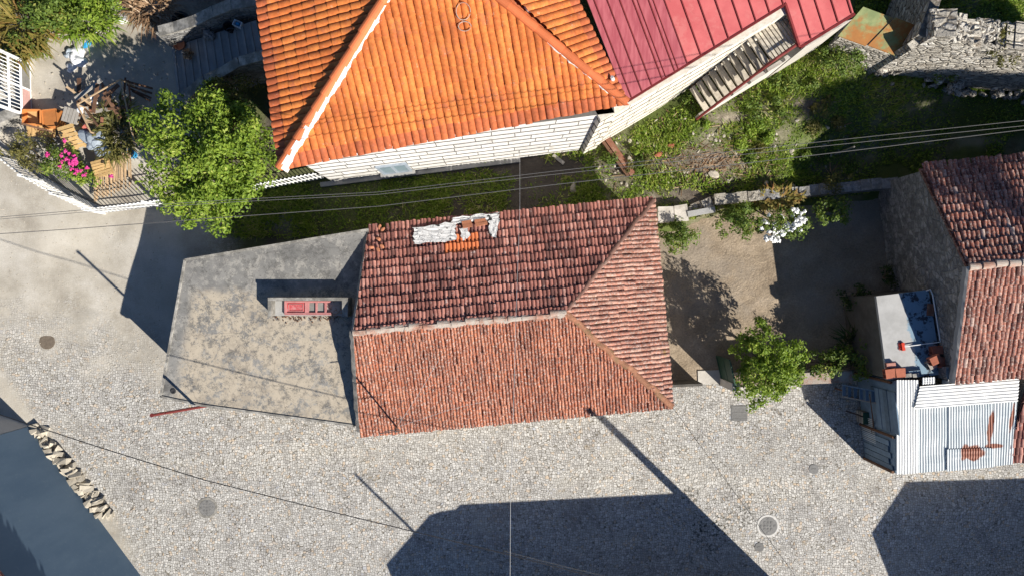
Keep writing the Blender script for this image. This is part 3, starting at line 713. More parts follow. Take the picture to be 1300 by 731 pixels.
def r3(x0, y0, x1, y1, z0, z1, mm=None):
    kk = (HC - z1) / HC
    (mm or m).prism([PL((a - 650) * kk, (b - 365.5) * kk)[:2] for a, b in ((x0, y0), (x1, y0), (x1, y1), (x0, y1))], z0, z1)
m = MB(); r3(340, 377.5, 434, 381.5, 2.5, 3.05); m.build('back_wall', M_CONC_EDGE, U)
m = MB(); r3(434.2, 377.5, 441.5, 402, 2.5, 3.05); m.build('end_wall', M_CONC_EDGE, U)
m = MB(); r3(340, 381.7, 344.2, 401, 2.5, 3.0); m.build('end_wall', M_CONC_EDGE, U)
m = MB(); r3(344.4, 381.7, 434, 400.5, 2.5, 2.62); m.build('floor_slab', M_CONC_GREY, U)
D = thing('old_window_frame', 'old faded red window frame with two panes lying inside the concrete upstand', 'window frame', W(390, 391, 2.62))
def fr(x0, y0, x1, y1, z0, z1, nm, mat, par=D):
    mm = MB(); r3(x0, y0, x1, y1, z0, z1, mm); return mm.build(nm, mat, par)
m = MB()
for q in ((361, 381.9, 420, 384), (361, 396.5, 420, 399.5), (361, 384.1, 364, 396.4), (387, 384.1, 392, 396.4), (400.5, 384.1, 402.5, 396.4), (412, 384.1, 414.5, 396.4)): r3(*q, 2.63, 2.72)
m.build('frame', M_PINKPAINT, D)
fr(364.2, 384.2, 386.8, 396.3, 2.63, 2.69, 'panel', M_REDPAINT)
m = MB()
for q in ((366, 385.6, 385, 386.4), (366, 394.2, 385, 395), (366, 386.5, 366.9, 394.1), (384.1, 386.5, 385, 394.1)): r3(*q, 2.69, 2.705)
m.build('moulding', M_PINKPAINT, D)
fr(392.2, 384.2, 400.3, 396.3, 2.63, 2.665, 'pane', M_PANE); fr(402.7, 384.2, 411.8, 396.3, 2.63, 2.665, 'pane', M_PANE)
m = MB()
for i in range(70): 
    p = W(random.uniform(346, 432), random.gauss(403, 2.2), 2.5); p.z = 2.51
    m.stone(p, random.uniform(.015, .05), random.uniform(.012, .03), .02)
tag(m.build('roof_debris', M_WOODD), 'crumbs of rubble and leaves strewn along the open side of the upstand', 'debris', kind='stuff')
m = MB()
for i in range(22):
    p = W(random.uniform(418, 436), random.uniform(383, 400), 2.62); p.z = 2.63; q = p + Vector((random.uniform(-.35, .35), random.uniform(-.25, .25), random.uniform(0, .12)))
    m.tube([p, q], .006, 4)
tag(m.build('dry_twigs', M_LEAF_DRY), 'loose dry twigs in the dark corner of the upstand', 'twigs', kind='stuff')
m = MB(); m.tube([PL(-350, 143, 0), PL(-368.5, 130, 4.8)], [.05, .045], 8); m.tube([PL(-368.6, 130, 4.8), PL(-368.7, 130, 4.86)], .06, 8)
tag(m.build('iron_pole', M_REDIRON), 'slim dark red iron pole leaning by the pointed corner of the flat annex roof', 'pole')
m = MB(); m.lathe(W(220, 496, 2.5), [(.09, -.01), (.09, .02), (.05, .025), (.04, .01)]); m.build('drain_hole', M_BLACK, A)

# mast with little antenna at the eave
N_ = thing('antenna_mast', 'slim dark antenna mast at the street eave of the old tiled house', 'antenna', W(503, 541, 2.4))
mp = [W(503, 540.5, 2.62), W(502.2, 548, 4.5)]
m = MB(); m.tube([mp[0] - Vector((0, 0, .25)), mp[0], mp[1]], .028, 7); m.build('pole', M_IRON, N_)
dm_ = (mp[1] - mp[0])
for f_, L_ in ((.62, .36), (.9, .48)):
    m = MB(); c = mp[0] + dm_ * f_; m.tube([c - Vector((L_, .06, 0)), c + Vector((L_ * .3, .02, 0))], .014, 5); m.build('crossbar', M_IRON, N_)
m = MB(); m.bar(mp[0] + Vector((-.62, -.12, -.02)), mp[0] + Vector((-.03, -.02, .02)), .05, .03); m.build('bracket', M_IRON, N_)

# ------------------------------------------------------------------ the house with the new orange roof
Ho = thing('orange_roofed_house', 'house with bright orange tiled roof and whitewashed granite block wall facing the alley', 'house', PN(-60, -230, 2))
z1, z2 = 5.68, 7.31
oSW, oSE, oAP = PN(-217, -112, z1), PN(106.6, -173, z1), PN(-76, -301, z2)
oRN, oNW, oNE = PN(-105, -480, z2), PN(-262, -460, z1), PN(-10, -380, z1)
w0, w1, w2, w3 = PN(-212, -125.5), PN(96, -163.5), PN(20, -300), PN(-236, -330)
for a, b, mt in ((w0, w1, M_WHITE_STONE), (w1, w2, M_CREAM_STONE), (w2, w3, M_WHITE_STONE), (w3, w0, M_WHITE_STONE)):
    m = MB(); m.wall(a, b, -.3, z1 - .02, .45); m.build('wall', mt, Ho)
def eave_row(u, v, rv): return rv * .12 if v < .1 else .2 + .8 * rv
tiles('south_roof_slope', Ho, M_TILE_ORANGE, [oSW, oSE, oAP], .202, .37, h=.052, lift=.012, nxs=8, seed=11, val=eave_row, over=.05, jit=.007, expo=.62)
tiles('west_roof_slope', Ho, M_TILE_ORANGE, [oNW, oSW, oAP, oRN], .202, .37, h=.052, lift=.012, nxs=8, seed=12, val=eave_row, over=.05, jit=.007, expo=.55)
tiles('east_roof_slope', Ho, M_TILE_ORANGE, [oSE, oNE, oRN, oAP], .202, .37, h=.052, lift=.012, nxs=8, seed=13, val=eave_row, over=.05, jit=.004, expo=.62)
up = Vector((0, 0, .09))
caps('hip_cap', Ho, M_CAP_ORANGE, oSW + up, oAP + up, .125, .46, 3, .05, .004)
caps('hip_cap', Ho, M_CAP_ORANGE, oSE + up, oAP + up, .125, .46, 4, .05, .004)
caps('ridge_cap', Ho, M_CAP_ORANGE, oAP + up, oRN + up, .16, .46, 5, .05, .004)
mortar_strip('hip_mortar', Ho, M_MORTAR_W, oSW + Vector((.05, -.02, .1)), oAP, (1, -.6, 0), .16, 6, .02, step=.30)
mortar_strip('hip_mortar', Ho, M_MORTAR_W, oSE + (oAP - oSE) * .05, oSE + (oAP - oSE) * .40, (-1, -1, 0), .15, 8, .06, step=.10, cover=.93)
for q, s_ in ((.56, 1), (.13, .7)):
    m = MB(); c = oSE + (oAP - oSE) * q + Vector((.30, .10, .03)); m.stone(c, .16 * s_, .10 * s_, .05); m.build('mortar_lump', M_MORTAR_W, Ho)
# wall features
wd_ = (w1 - w0).normalized(); wn_ = Vector((wd_.y, -wd_.x, 0))
def onwall(px, z, out=0.0):
    best = None
    xr = (px - 650) * (HC - z) / FPX; t_ = (xr - w0.x) / (w1.x - w0.x); p = w0 + (w1 - w0) * t_
    return Vector((p.x, p.y, z)) + wn_ * out
wi = MB(); a, b = onwall(481, 1.7), onwall(519, 1.7)
L = (b - a).length; ang = math.atan2(wd_.y, wd_.x)
frm = MB()
zb, zt = .95, 2.35
for (s0, s1, q0, q1) in ((0, L, zb, zb + .08), (0, L, zt - .08, zt), (0, .08, zb + .08, zt - .08), (L - .08, L, zb + .08, zt - .08), (L / 2 - .035, L / 2 + .035, zb + .08, zt - .08)):
    c = a + wd_ * (s0 + s1) / 2 + wn_ * .02; frm.box((c.x, c.y, q0), s1 - s0, .10, q1 - q0, ang)
fo = frm.build('window', M_GREYTARP, Ho)
m = MB(); c = a + wd_ * L / 2 + wn_ * .012; m.box((c.x, c.y, zb + .08), L - .1, .03, zt - zb - .16, ang); m.build('shutter', simple('grey_blue_shutter', (.17, .225, .25), .6, .3, 4, .2), fo)
m = MB(); c = a + wd_ * L / 2 + wn_ * .06; m.box((c.x, c.y, zb - .07), L + .2, .2, .07, ang); m.build('sill', M_CONC_GREY, fo)
m = MB()
for (x0, x1) in ((405, 660),):
    for i in range(9):
        pa, pb = x0 + (x1 - x0) * i / 9, x0 + (x1 - x0) * (i + 1) / 9
        a_, b_ = onwall(pa, .8, .0), onwall(pb, .8, .0)
        gz = g((a_.x + b_.x) / 2, (a_.y + b_.y) / 2 - .25)
        m.wall(b_, a_, gz - .2, gz + .14, .16)
m.build('plinth', M_CONC_GREY, Ho)
# loose wire loops lying on the orange roof
m = MB()
sO, su = oSW, (oSE - oSW).normalized(); sn = (oSE - oSW).cross(oAP - oSW).normalized(); sv_ = sn.cross(su)
def onO(px, py, dz=.1):
    z = 6.5
    for _ in range(12):
        p = W(px, py, z); z = sO.z - ((p.x - sO.x) * sn.x + (p.y - sO.y) * sn.y) / sn.z
    return W(px, py, z) + sn * dz
for (cx, cy, rx, ry) in ((588, 15, 9, 11), (590, 34, 8, 6)):
    m.tube([onO(cx + rx * math.cos(t_), cy + ry * math.sin(t_)) for t_ in np.linspace(.3, 6.4, 22)], .012, 4)
tag(m.build('wire_loop', M_CAP_OLD), 'thin wire loops lying on the bright orange roof tiles', 'wire')

# ------------------------------------------------------------------ the house with the red sheet metal roof
Hr = thing('red_metal_roofed_house', 'long house with red sheet metal roof and outside steps behind the orange roofed house', 'house', PN(200, -270, 2.5))
RA = Vector((110, -178)); RE_ = Vector((.852, -.524)); RN_ = Vector((-.41, -.912))
def RP(s, tt, dz=0): q = RA + RE_ * s + RN_ * tt; return PN(q.x, q.y, 5.37 + tt * 1.05 * S0 * .2126 + dz)
def sheet(name, s0, s1, t0, t1, mat, dz=0.0, th=.05):
    m = MB(); a, b, c, d = RP(s0, t0, dz), RP(s1, t0, dz), RP(s1, t1, dz), RP(s0, t1, dz); e = Vector((0, 0, th))
    m.add([a, b, c, d, a - e, b - e, c - e, d - e], [(0, 1, 2, 3), (7, 6, 5, 4), (0, 4, 5, 1), (1, 5, 6, 2), (2, 6, 7, 3), (3, 7, 4, 0)])
    return m.build(name, mat, Hr)
sheet('roof_sheet', -2, 66, 0, 330, M_WINE_SHEET, .012); sheet('roof_sheet', 66, 176, 0, 330, M_RED_SHEET); sheet('roof_sheet', 176.2, 237, -42, 330, M_RED_SHEET)
m = MB(); seams = [4, 15.5, 26.5, 38, 42, 52, 56] + list(np.arange(66, 238, 15.3))
for s_ in seams:
    w_ = .02 if s_ in (42, 56) else .032
    m.bar(RP(s_, -41 if s_ > 177 else 0, .02), RP(s_, 330, .02), w_, .04)
m.build('standing_seam', M_DARK_SEAM, Hr)
m = MB(); m.bar(RP(0, -.8, -.03), RP(176, -.8, -.03), .06, .10); m.bar(RP(176, -42.8, -.03), RP(237.5, -42.8, -.03), .07, .10); m.bar(RP(175.4, -42, -.02), RP(175.4, 0, -.02), .06, .10)
m.build('fascia', M_DARK_SEAM, Hr)
m = MB()
pa, pb = WG(752, 184), WG(840, 130)
q1_ = PN(89, -160); q2_ = PN(281, -273)
m.wall(q1_, q2_, .3, 5.22, .4); m.build('wall', M_CREAM_STONE, Hr)
m = MB(); q3_ = PN(284, -233); q4_ = PN(330, -260)
m.wall(q3_, q4_, 1.2, 4.97, .35); m.build('wall', M_PLASTER, Hr)
m = MB(); m.wall(q4_, PN(310, -330), 1.2, 4.97, .35); m.build('wall', M_RUBBLE, Hr)
m = MB(); m.wall(PN(89, -160), PN(40, -300), .5, 5.2, -.3) ; m.build('wall', M_CREAM_STONE, Hr)
# outside steps
St = thing('outside_steps', 'open tread concrete steps with brown iron railing climbing beside the red metal roofed house', 'stairs', WG(885, 130))
La, Lb = (876, 113), (957, 43); Ra, Rb = (895, 143), (979, 76)
nS = 10; zA, zB = 2.1, 4.8
for i in range(nS):
    f0 = i / nS; f1 = (i + .70) / nS; z = zA + (zB - zA) * (i + .5) / nS
    cs = [crosspt(La, Lb, f0), crosspt(La, Lb, f1), crosspt(Ra, Rb, f1), crosspt(Ra, Rb, f0)]
    m = MB(); m.prism([W(*c, z)[:2] for c in cs], z - .07, z); m.build('tread', M_TREAD, St)
m = MB()
for (P_, Q_) in ((La, Lb), (Ra, Rb)): m.bar(W(*P_, zA - .35), W(*Q_, zB - .3), .08, .16)
m.build('stringer', M_WOODD, St)
m = MB(); zl = zB + .05
for i in range(9):
    f0, f1 = i / 9, (i + .72) / 9
    a_, b_ = crosspt((957, 42), (995, 18), f0), crosspt((957, 42), (995, 18), f1); c_, d_ = crosspt((980, 76), (1020, 50), f1), crosspt((980, 76), (1020, 50), f0)
    m.prism([W(*q, zl)[:2] for q in (a_, b_, c_, d_)], zl - .08, zl)
m.build('landing', M_TREAD, St)
rl = MB(); h_ = .75
r0, r1, r2 = W(884, 152, zA - .1), W(981, 78, zB), W(1012, 57, zB)
e = Vector((0, 0, h_))
rl.tube([r0 + e * .35, r1 + e * .35, r2 + e * .35], .035, 6); rl.tube([r0 + e * .05, r1 + e * .05, r2 + e * .05], .045, 6)
for i in range(13):
    p = r0 + (r1 - r0) * (i / 12); rl.tube([p, p + e * .36], .02, 5)
    if i < 12 and i % 2 == 0:
        q = r0 + (r1 - r0) * ((i + 1) / 12); rl.tube([p + e * .02, q + e * .34], .014, 5)
rl.build('railing', M_REDIRON, St)
m = MB()
for i in range(8):
    a_ = WG(*crosspt((884, 153), (1016, 73), i / 8)); b_ = WG(*crosspt((884, 153), (1016, 73), (i + 1) / 8))
    zt_ = zA - .25 + (zB - zA) * min(1, i / 6.5)
    m.wall(a_, b_, a_.z - .6, zt_, .12, z1b=zt_ + .2)
m.build('side_wall', M_PLASTER, St)
for j in range(60):
    pass

# ------------------------------------------------------------------ rusty tin roof and the ruined wall
Tn = thing('tin_roofed_lean_to', 'low lean-to roofed with rust streaked green tin sheets', 'shed', WG(1120, 45))
zt0 = 5.3
q = [(1064, 46), (1096, 9), (1176, 39), (1139, 73)]
P4 = [W(*q[0], 3.6), W(*q[1], 4.15), W(*q[2], 4.05), W(*q[3], 3.5)]
mid1, mid2 = P4[0] + (P4[3] - P4[0]) * .47, P4[1] + (P4[2] - P4[1]) * .47
for nm, cs, dz in (('roof_sheet', (P4[0], mid1, mid2, P4[1]), .0), ('roof_sheet', (mid1 + Vector((.04, 0, 0)), P4[3], P4[2], mid2 + Vector((.04, 0, 0))), .05)):
    m = MB(); e = Vector((0, 0, .03)); c_ = [Vector(p) + Vector((0, 0, dz)) for p in cs]
    m.add(c_ + [p - e for p in c_], [(3, 2, 1, 0), (4, 5, 6, 7), (0, 1, 5, 4), (1, 2, 6, 5), (2, 3, 7, 6), (3, 0, 4, 7)]); m.build(nm, M_TIN, Tn)
m = MB(); pw = [P4[0], P4[3], P4[2], P4[1]]; cc_ = sum(pw, Vector()) / 4; m.prism([(p * .9 + cc_ * .1)[:2] for p in pw], 1.2, 3.4); m.build('wall', M_RUBBLE, Tn)
Ru = thing('ruined_wall', 'ruined rubble stone wall overgrown with dry brambles at the hill top', 'ruin', WG(1220, 75))
rw = random.Random(5)
m = MB(); pa, pb = Vector((408, -243)), Vector((640, -226)); n_ = 26
for i in range(n_):
    a_, b_ = pa + (pb - pa) * (i / n_), pa + (pb - pa) * ((i + 1.04) / n_)
    zt_ = 4.95 - 1.5 * (i / n_) + rw.uniform(-.18, .18)
    m.wall(PN(*a_), PN(*b_), .8, zt_, .75 + rw.uniform(-.08, .1), z1b=zt_ + rw.uniform(-.1, .1))
m.build('rubble_wall', M_RUBBLE, Ru)
m = MB(); m.wall(PN(410, -246), PN(440, -330), 1, 4.6, .3); m.wall(PN(400, -238), PN(412, -247), 1.5, 4.3, .22); m.build('cross_wall', M_RUBBLE, Ru)
m = MB()
for i in range(260):
    s_ = rw.random(); b_ = pa + (pb - pa) * s_; zt_ = 4.95 - 1.5 * s_
    p = PN(b_.x, b_.y + rw.uniform(-26, 10)); lo = (p.y < PN(0, b_.y).y)
    z_ = (zt_ if p.y > PN(0, b_.y).y - .0 else g(p.x, p.y) + rw.random() * .5)
    m.stone((p.x, p.y, z_ - .05), rw.uniform(.06, .22), rw.uniform(.06, .16), rw.uniform(.05, .12), r=rw.random())
m.build('loose_stone', M_RUBBLE, Ru)
# ------------------------------------------------------------------ stone house on the right
Hg = thing('stone_gabled_house', 'stone house at the right edge with lichen spotted clay roof and bare granite gable', 'house', PL(600, -20, 0))
gNW, gRW, gSW = PL(460, -135, 2.8), PL(481, -22.5, 4.2), PL(495, 106, 2.9)
gNE, gRE, gSE = PL(800, -169, 2.8), PL(800, -48, 4.2), PL(800, 80, 2.9)
dn = Vector((.06, 0, -.08))
gable('gable_wall', Hg, M_GRANITE, [PL(462, -131, 0), PL(495, 103, 0)], [PL(495, 103, 2.8), PL(481.5, -22, 4.1), PL(461.5, -131.5, 2.72)], (.5, -.06, 0))
m = MB(); m.wall(PL(490, 103), PL(800, 77), 0, 2.8, .4); m.build('wall', M_GRANITE, Hg)
m = MB(); m.wall(PL(800, -163), PL(463, -131.5), 0, 2.72, .4); m.build('wall', M_GRANITE, Hg)
tiles('north_roof_slope', Hg, M_TILE_PALE, [gNE, gNW, gRW, gRE], .15, .315, h=.055, lift=.07, seed=21, over=.08, jit=.012)
tiles('south_roof_slope', Hg, M_TILE_PALE, [gSW, gSE, gRE, gRW], .15, .30, h=.05, lift=.03, seed=22, over=.04, jit=.012)
caps('ridge_cap', Hg, M_CAP_OLD, gRW + Vector((.03, 0, .06)), gRE + Vector((0, 0, .06)), .12, .4, 6, .05, .015)
mortar_strip('verge_mortar', Hg, M_CONC_GREY, gSW, gRW, (-1, 0, 0), .06, 7, .05)

# ------------------------------------------------------------------ little flat outbuilding against the gable
zo = 2.4
Ob = thing('flat_outbuilding', 'small grey flat roofed outbuilding with blue painted roof patches against the granite gable', 'outbuilding', PL(455, 55, 0))
ob = [PL(418, 9.5), PL(478, 2), PL(494, 99), PL(431, 105)]
ocn = sum(ob, Vector()) / 4
m = MB(); m.prism([shrink(p, ocn, .04)[:2] for p in ob], 0, zo - .12); m.build('wall', M_CONC_DARK, Ob)
m = MB(); m.prism([p[:2] for p in ob], zo - .12, zo); m.build('roof_slab', M_SCREED, Ob)
m = MB(); m.tube([W(1176, 369, zo + .03), W(1181, 367, zo + .06), W(1184, 374, zo + .06), W(1194, 434, zo + .05)], .022, 6)
tag(m.build('white_pipe', M_WHITE), 'bent thin white pipe lying along the granite gable on the outbuilding roof', 'pipe')
Br = thing('red_broom', 'broom with red head and white stick lying on the outbuilding roof', 'broom', W(1165, 436, zo))
m = MB(); m.tube([W(1148, 439.5, zo + .06), W(1193, 434, zo + .10)], .016, 6); m.build('broomstick', M_WHITE, Br)
m = MB(); c = W(1145.5, 439.5, zo + .002); m.box(c, .10, .26, .07, .15); m.build('brush_head', simple('bright_red_plastic', (.62, .05, .02), .5, .2, 8, .2), Br)
m = MB()
for i in range(40):
    p = c + Vector((-.03 - random.random() * .06, random.uniform(-.13, .13), .04)); m.tube([p, p + Vector((-.06, random.uniform(-.02, .02), -.02))], .006, 4)
m.build('bristles', simple('dark_red_bristle', (.35, .03, .02), .7), Br)
def brick_at(px, py, z, rz, s=(.30, .2, .19), lab=None, mat=None):
    o_ = MB(); c = W(px, py, z); ca, sa = math.cos(rz), math.sin(rz)
    sx, sy, sz = s; th = .02
    def bx(cx, cy, cz, a, b, h): o_.box((c.x + cx * ca - cy * sa, c.y + cx * sa + cy * ca, c.z + cz), a, b, h, rz)
    bx(0, -sy / 2 + th / 2, 0, sx, th, sz); bx(0, sy / 2 - th / 2, 0, sx, th, sz); bx(0, 0, 0, sx, sy - 2 * th, th); bx(0, 0, sz - th, sx, sy - 2 * th, th)
    bx(0, 0, th, sx, th, sz - 2 * th); bx(0, sy * .27, sz * .5, sx, sy * .4, th)
    return o_.build('hollow_brick', mat or M_BRICK)
bspots = [(1129, 463, 0, .1, 'small pinkish hollow brick behind the two dark red bricks at the outbuilding corner'), (1127, 473, 0, .15, 'left one of the two dark red bricks at the outbuilding corner nearest the shed'), (1139, 472, 0, .05, 'right one of the two dark red bricks at the outbuilding corner nearest the shed'),
          (1186, 444, 0, .1, 'red hollow brick just below the white broomstick, beside the granite gable'), (1191, 459, 0, 1.4, 'red hollow brick on the gable side of the little brick heap on the outbuilding'), (1181, 461, 0, .5, 'tilted grey brown hollow brick on the near side of the brick heap'), (1184, 456, .2, .45, 'red hollow brick lying on top of the brick heap on the outbuilding')]
bmats = [simple('pink_brick', (.46, .22, .17)), M_BRICK, M_BRICK, M_BRICK, M_BRICK, M_WOODG, M_BRICK]
for (px, py, dz, rz, lab), mt in zip(bspots, bmats):
    s_ = (.36, .26, .19) if py < 470 and px > 1150 else (.34, .30, .19)
    if px == 1129: s_ = (.3, .16, .12)
    tag(brick_at(px, py, zo + .003 + dz, rz, s_, None, mt), lab, 'brick', 'hollow bricks on the outbuilding roof')
m = MB(); m.box(W(1156, 474, zo + .003), .5, .22, .12, .1); m.build('roof_board', M_TIMBERBLUE, Ob); 
for (px, lab) in ((1152, 'white edged small tile lying left at the front edge of the outbuilding'), (1162, 'white edged small tile lying right at the front edge of the outbuilding')):
    m = MB(); m.box(W(px, 476, zo + .13), .22, .12, .05, .12); tag(m.build('paving_tile', M_CONC_EDGE), lab, 'tile', 'tiles on the outbuilding edge')
m = MB()
rb = W(1181, 393, zo + .004); m.box(rb, .22, .40, .03, -.1); tag(m.build('rust_board', M_RUSTWOOD), 'rusty brown board lying under the bend of the white pipe', 'board')
Vb = MB(); c = W(1201, 484, 2.3); 
for i in range(3): Vb.box((c.x - .12 + .12 * i, c.y, c.z), .03, .5, .34)
for j in range(4): Vb.box((c.x, c.y - .24 + .16 * j, c.z + .003), .27, .03, .33)
tag(Vb.build('vent_block', M_WHITE), 'white gridded vent block at the corner of clay roof and corrugated shed', 'vent block')

# ------------------------------------------------------------------ corrugated shed
Sh = thing('corrugated_shed', 'lean-to shed roofed with faded white and blue corrugated sheets beside the cobbled street', 'shed', PL(510, 160, 0))
def zs(yp): return 2.6 - .62 * (yp - 105) / 112
def WS(px, py, dz=0):
    z = 2.3
    for _ in range(12): p = W(px, py, z); z = zs(-p.y / S0) + dz
    return W(px, py, z)
def corrsheet(name, quad, mat, across, pitch=.088, amp=.017, dz=0.0, par=Sh, sag=.012, seed=1):
    """quad in picture points A,B,C,D; ribs run from A-B side to D-C side if across=0, else along A->B"""
    rnd = random.Random(seed); A_, B_, C_, D_ = [WS(*q, dz) for q in quad]
    if across: A_, B_, C_, D_ = A_, D_, C_, B_
    L_ = ((B_ - A_).length + (C_ - D_).length) / 2; nr_ = max(2, round(L_ / pitch)); nu_ = nr_ * 6; nv_ = 8
    vs = []; fs = []
    ph = [rnd.uniform(-sag, sag) for _ in range(nv_ + 1)]
    for j in range(nv_ + 1):
        for i in range(nu_ + 1):
            s_, q_ = i / nu_, j / nv_
            p = (A_ * (1 - s_) + B_ * s_) * (1 - q_) + (D_ * (1 - s_) + C_ * s_) * q_
            vs.append(p + Vector((0, 0, amp * math.sin(2 * math.pi * i / 6) + ph[j] * math.sin(3.1 * s_))))
    for j in range(nv_):
        for i in range(nu_):
            a = j * (nu_ + 1) + i; fs.append((a, a + 1, a + nu_ + 2, a + nu_ + 1) if not across else (a, a + nu_ + 1, a + nu_ + 2, a + 1))
    n0 = len(vs); vs2 = [p - Vector((0, 0, .006)) for p in vs]
    mm = MB(); mm.add(vs + vs2, fs + [tuple(n0 + q for q in reversed(f)) for f in fs]); return mm.build(name, mat, par)
corrsheet('roof_sheet', [(1138, 602), (1166, 600), (1166, 482), (1138, 482)], M_CORR_W, 0, .095, dz=.05, seed=1)
corrsheet('roof_sheet', [(1165, 600), (1206, 596), (1206, 512), (1165, 514)], M_CORR_B, 0, .088, dz=.03, seed=2)
corrsheet('roof_sheet', [(1204, 597), (1262, 592), (1260, 508), (1204, 512)], M_CORR_B, 0, .088, dz=.06, seed=3)
corrsheet('roof_sheet', [(1258, 592), (1286, 589), (1292, 504), (1258, 508)], M_CORR_B, 0, .088, dz=.03, seed=4)
corrsheet('roof_sheet', [(1202, 598), (1262, 592.5), (1262, 568), (1202, 570)], M_CORR_B, 0, .088, dz=.085, seed=6)
corrsheet('roof_sheet', [(1161, 519), (1292, 509), (1294, 480), (1168, 490)], M_CORR_W, 1, .11, dz=.12, seed=5)
corrsheet('roof_sheet', [(1171, 488), (1187, 487), (1187, 478), (1171, 479)], M_CORR_W, 0, .09, dz=.08, seed=7)
m = MB()
zt1, zt2 = zs(105) - .08, zs(216) - .08
m.wall(PL(566, 206), PL(452, 217), 0, zt2, -.1); m.wall(PL(566, 100), PL(566, 206), 0, 2.0, .1); m.build('wall', M_CONC_GREY, Sh)
pW0, pW1 = Vector((438, 106)), Vector((450, 217))
def ww(s_): q = pW0 + (pW1 - pW0) * s_; return PL(q.x, q.y)
m = MB(); m.wall(ww(0), ww(1), 0, zt1, .06, z1b=zt2); m.build('wall', M_TIMBERBLUE, Sh)
m = MB()
for i in range(6):     # wide horizontal boards in the upper half
    zb_ = .95 + i * .26
    m.wall(ww(.56) + Vector((-.02, 0, 0)), ww(.12) + Vector((-.02, 0, 0)), zb_, zb_ + .245, .03 + .012 * (i % 2), r=random.random())
m.build('board', M_TIMBERBLUE, Sh)
m = MB()
for i in range(13): m.tube([ww(.50 + i * .021) + Vector((-.05, 0, .02)), ww(.50 + i * .021) + Vector((-.05, 0, .92))], .02, 5)
m.build('wall_sheet', M_CORR_B, Sh)
m = MB()
for i in range(5):
    s_ = .66 + i * .066; m.wall(ww(s_ + .06) + Vector((-.03, 0, 0)), ww(s_) + Vector((-.03, 0, 0)), .02, 1.75 + random.uniform(-.1, .1), .03, r=random.random())
m.build('board', M_TIMBERBLUE, Sh)
for s_, h_ in ((.02, 2.4), (.60, 2.2), (.99, 1.9)):
    m = MB(); m.tube([ww(s_) + Vector((-.09, 0, 0)), ww(s_) + Vector((-.09, 0, h_))], .05, 7); m.build('post', M_WOODD, Sh)
Ld = thing('wooden_ladder', 'faded blue wooden ladder leaning flat against the shed corner above the shadowed setts', 'ladder', W(1073, 492, 0))
a0, a1 = W(1069, 488, .55), W(1126, 499, 1.45); off = Vector((.02, -.42, -.02))
m = MB(); m.bar(a0, a1, .05, .06); m.build('rail', M_TIMBERBLUE, Ld); m = MB(); m.bar(a0 + off, a1 + off, .05, .06); m.build('rail', M_WOODG, Ld)
for i in range(7):
    f_ = .04 + i * .13; m = MB(); p = a0 + (a1 - a0) * f_; m.bar(p + off * .06, p + off * .94, .11, .025); m.build('rung', M_TIMBERBLUE, Ld)
for p in (a0 + off * .5, a0 + (a1 - a0) * .45 + off):
    m = MB(); m.tube([(p.x, p.y, 0), p], .03, 6); m.build('leg', M_WOODD, Ld)
Cr = thing('wooden_crate', 'greenish wooden crate with slatted sides under the ladder by the shed wall', 'crate', W(1096, 527, 0))
c = W(1096, 527, 0)
for i in range(4):
    m = MB()
    for j in range(3):
        z_ = .04 + j * .17
        if i < 2: m.box((c.x, c.y + (-.2 if i else .2), z_), .54, .02, .12)
        else: m.box((c.x + (.26 if i == 2 else -.26), c.y, z_), .02, .38, .12)
    m.build('side', M_WOODG, Cr)
m = MB(); m.box((c.x, c.y, .02), .49, .36, .02); m.build('base', M_WOODG, Cr); m = MB(); m.box((c.x, c.y, .52), .56, .42, .03); m.build('lid', M_GREENPAINT, Cr)
m = MB(); m.tube([W(1113, 586, .02), W(1110, 560, .5), W(1108, 530, 1.1), W(1104, 500, 1.75)], [.03, .028, .024, .018], 6); m.tube([W(1110, 560, .5), W(1106, 545, .8)], .012, 5)
tag(m.build('dry_branch', M_WOODD), 'crooked dark branch leaning on the boarded shed wall', 'branch')
m = MB(); m.bar(W(1074, 521, .45), W(1100, 530, .5), .05, .05); tag(m.build('timber_batten', M_WOODD), 'dark batten sticking out from behind the greenish crate', 'batten')
# little tiled canopy at the right edge
Cn = thing('tiled_canopy', 'narrow strip of red tiled roof at the right edge beyond the corrugated shed', 'roof', PL(600, 180, 0))
zc = 2.35; kk = (1 - zc / HC)
cq = [PL((a - 650) * kk, (b - 365.5) * kk, z_) for a, b, z_ in ((1285, 590, 1.95), (1345, 586, 1.95), (1345, 485, 2.7), (1295, 489, 2.7))]
tiles('roof_slope', Cn, M_TILE_OLD, cq, .15, .30, h=.05, lift=.05, seed=31, jit=.01)
m = MB(); m.prism([(p + Vector((.08, .06, 0)))[:2] for p in cq], 0, [1.8, 1.8, 2.5, 2.5]); m.build('wall', M_CONC_GREY, Cn)

# ------------------------------------------------------------------ houses beyond the frame that throw the street shadows
def far_house(name, label, eave, h, rise, mat_w, mat_r, mast=None):
    T = thing(name, label, 'house', PL(sum(p[0] for p in eave) / len(eave), sum(p[1] for p in eave) / len(eave), 0))
    cx = sum(p[0] for p in eave) / len(eave); cy = sum(p[1] for p in eave) / len(eave); cc = PL(cx, cy)
    m = MB(); m.prism([shrink(PL(*p), cc, .3)[:2] for p in eave], 0, h - .03); m.build('wall', mat_w, T)
    m = MB(); pts = [PL(*p, h) for p in eave]; n = len(pts); top = PL(cx, cy, h + rise)
    fs = [(i, (i + 1) % n, n) for i in range(n)]; fs = [f if (pts[f[1]] - pts[f[0]]).cross(top - pts[f[0]]).z > 0 else (f[1], f[0], f[2]) for f in fs]
    m.add(pts + [top], fs); m.add([p - Vector((0, 0, .08)) for p in pts], [tuple(range(n))]); m.build('roof', mat_r, T); return T
hs = 3.5; L0 = 1336 * hs / HC; ox, oy = .715 * L0, .70 * L0
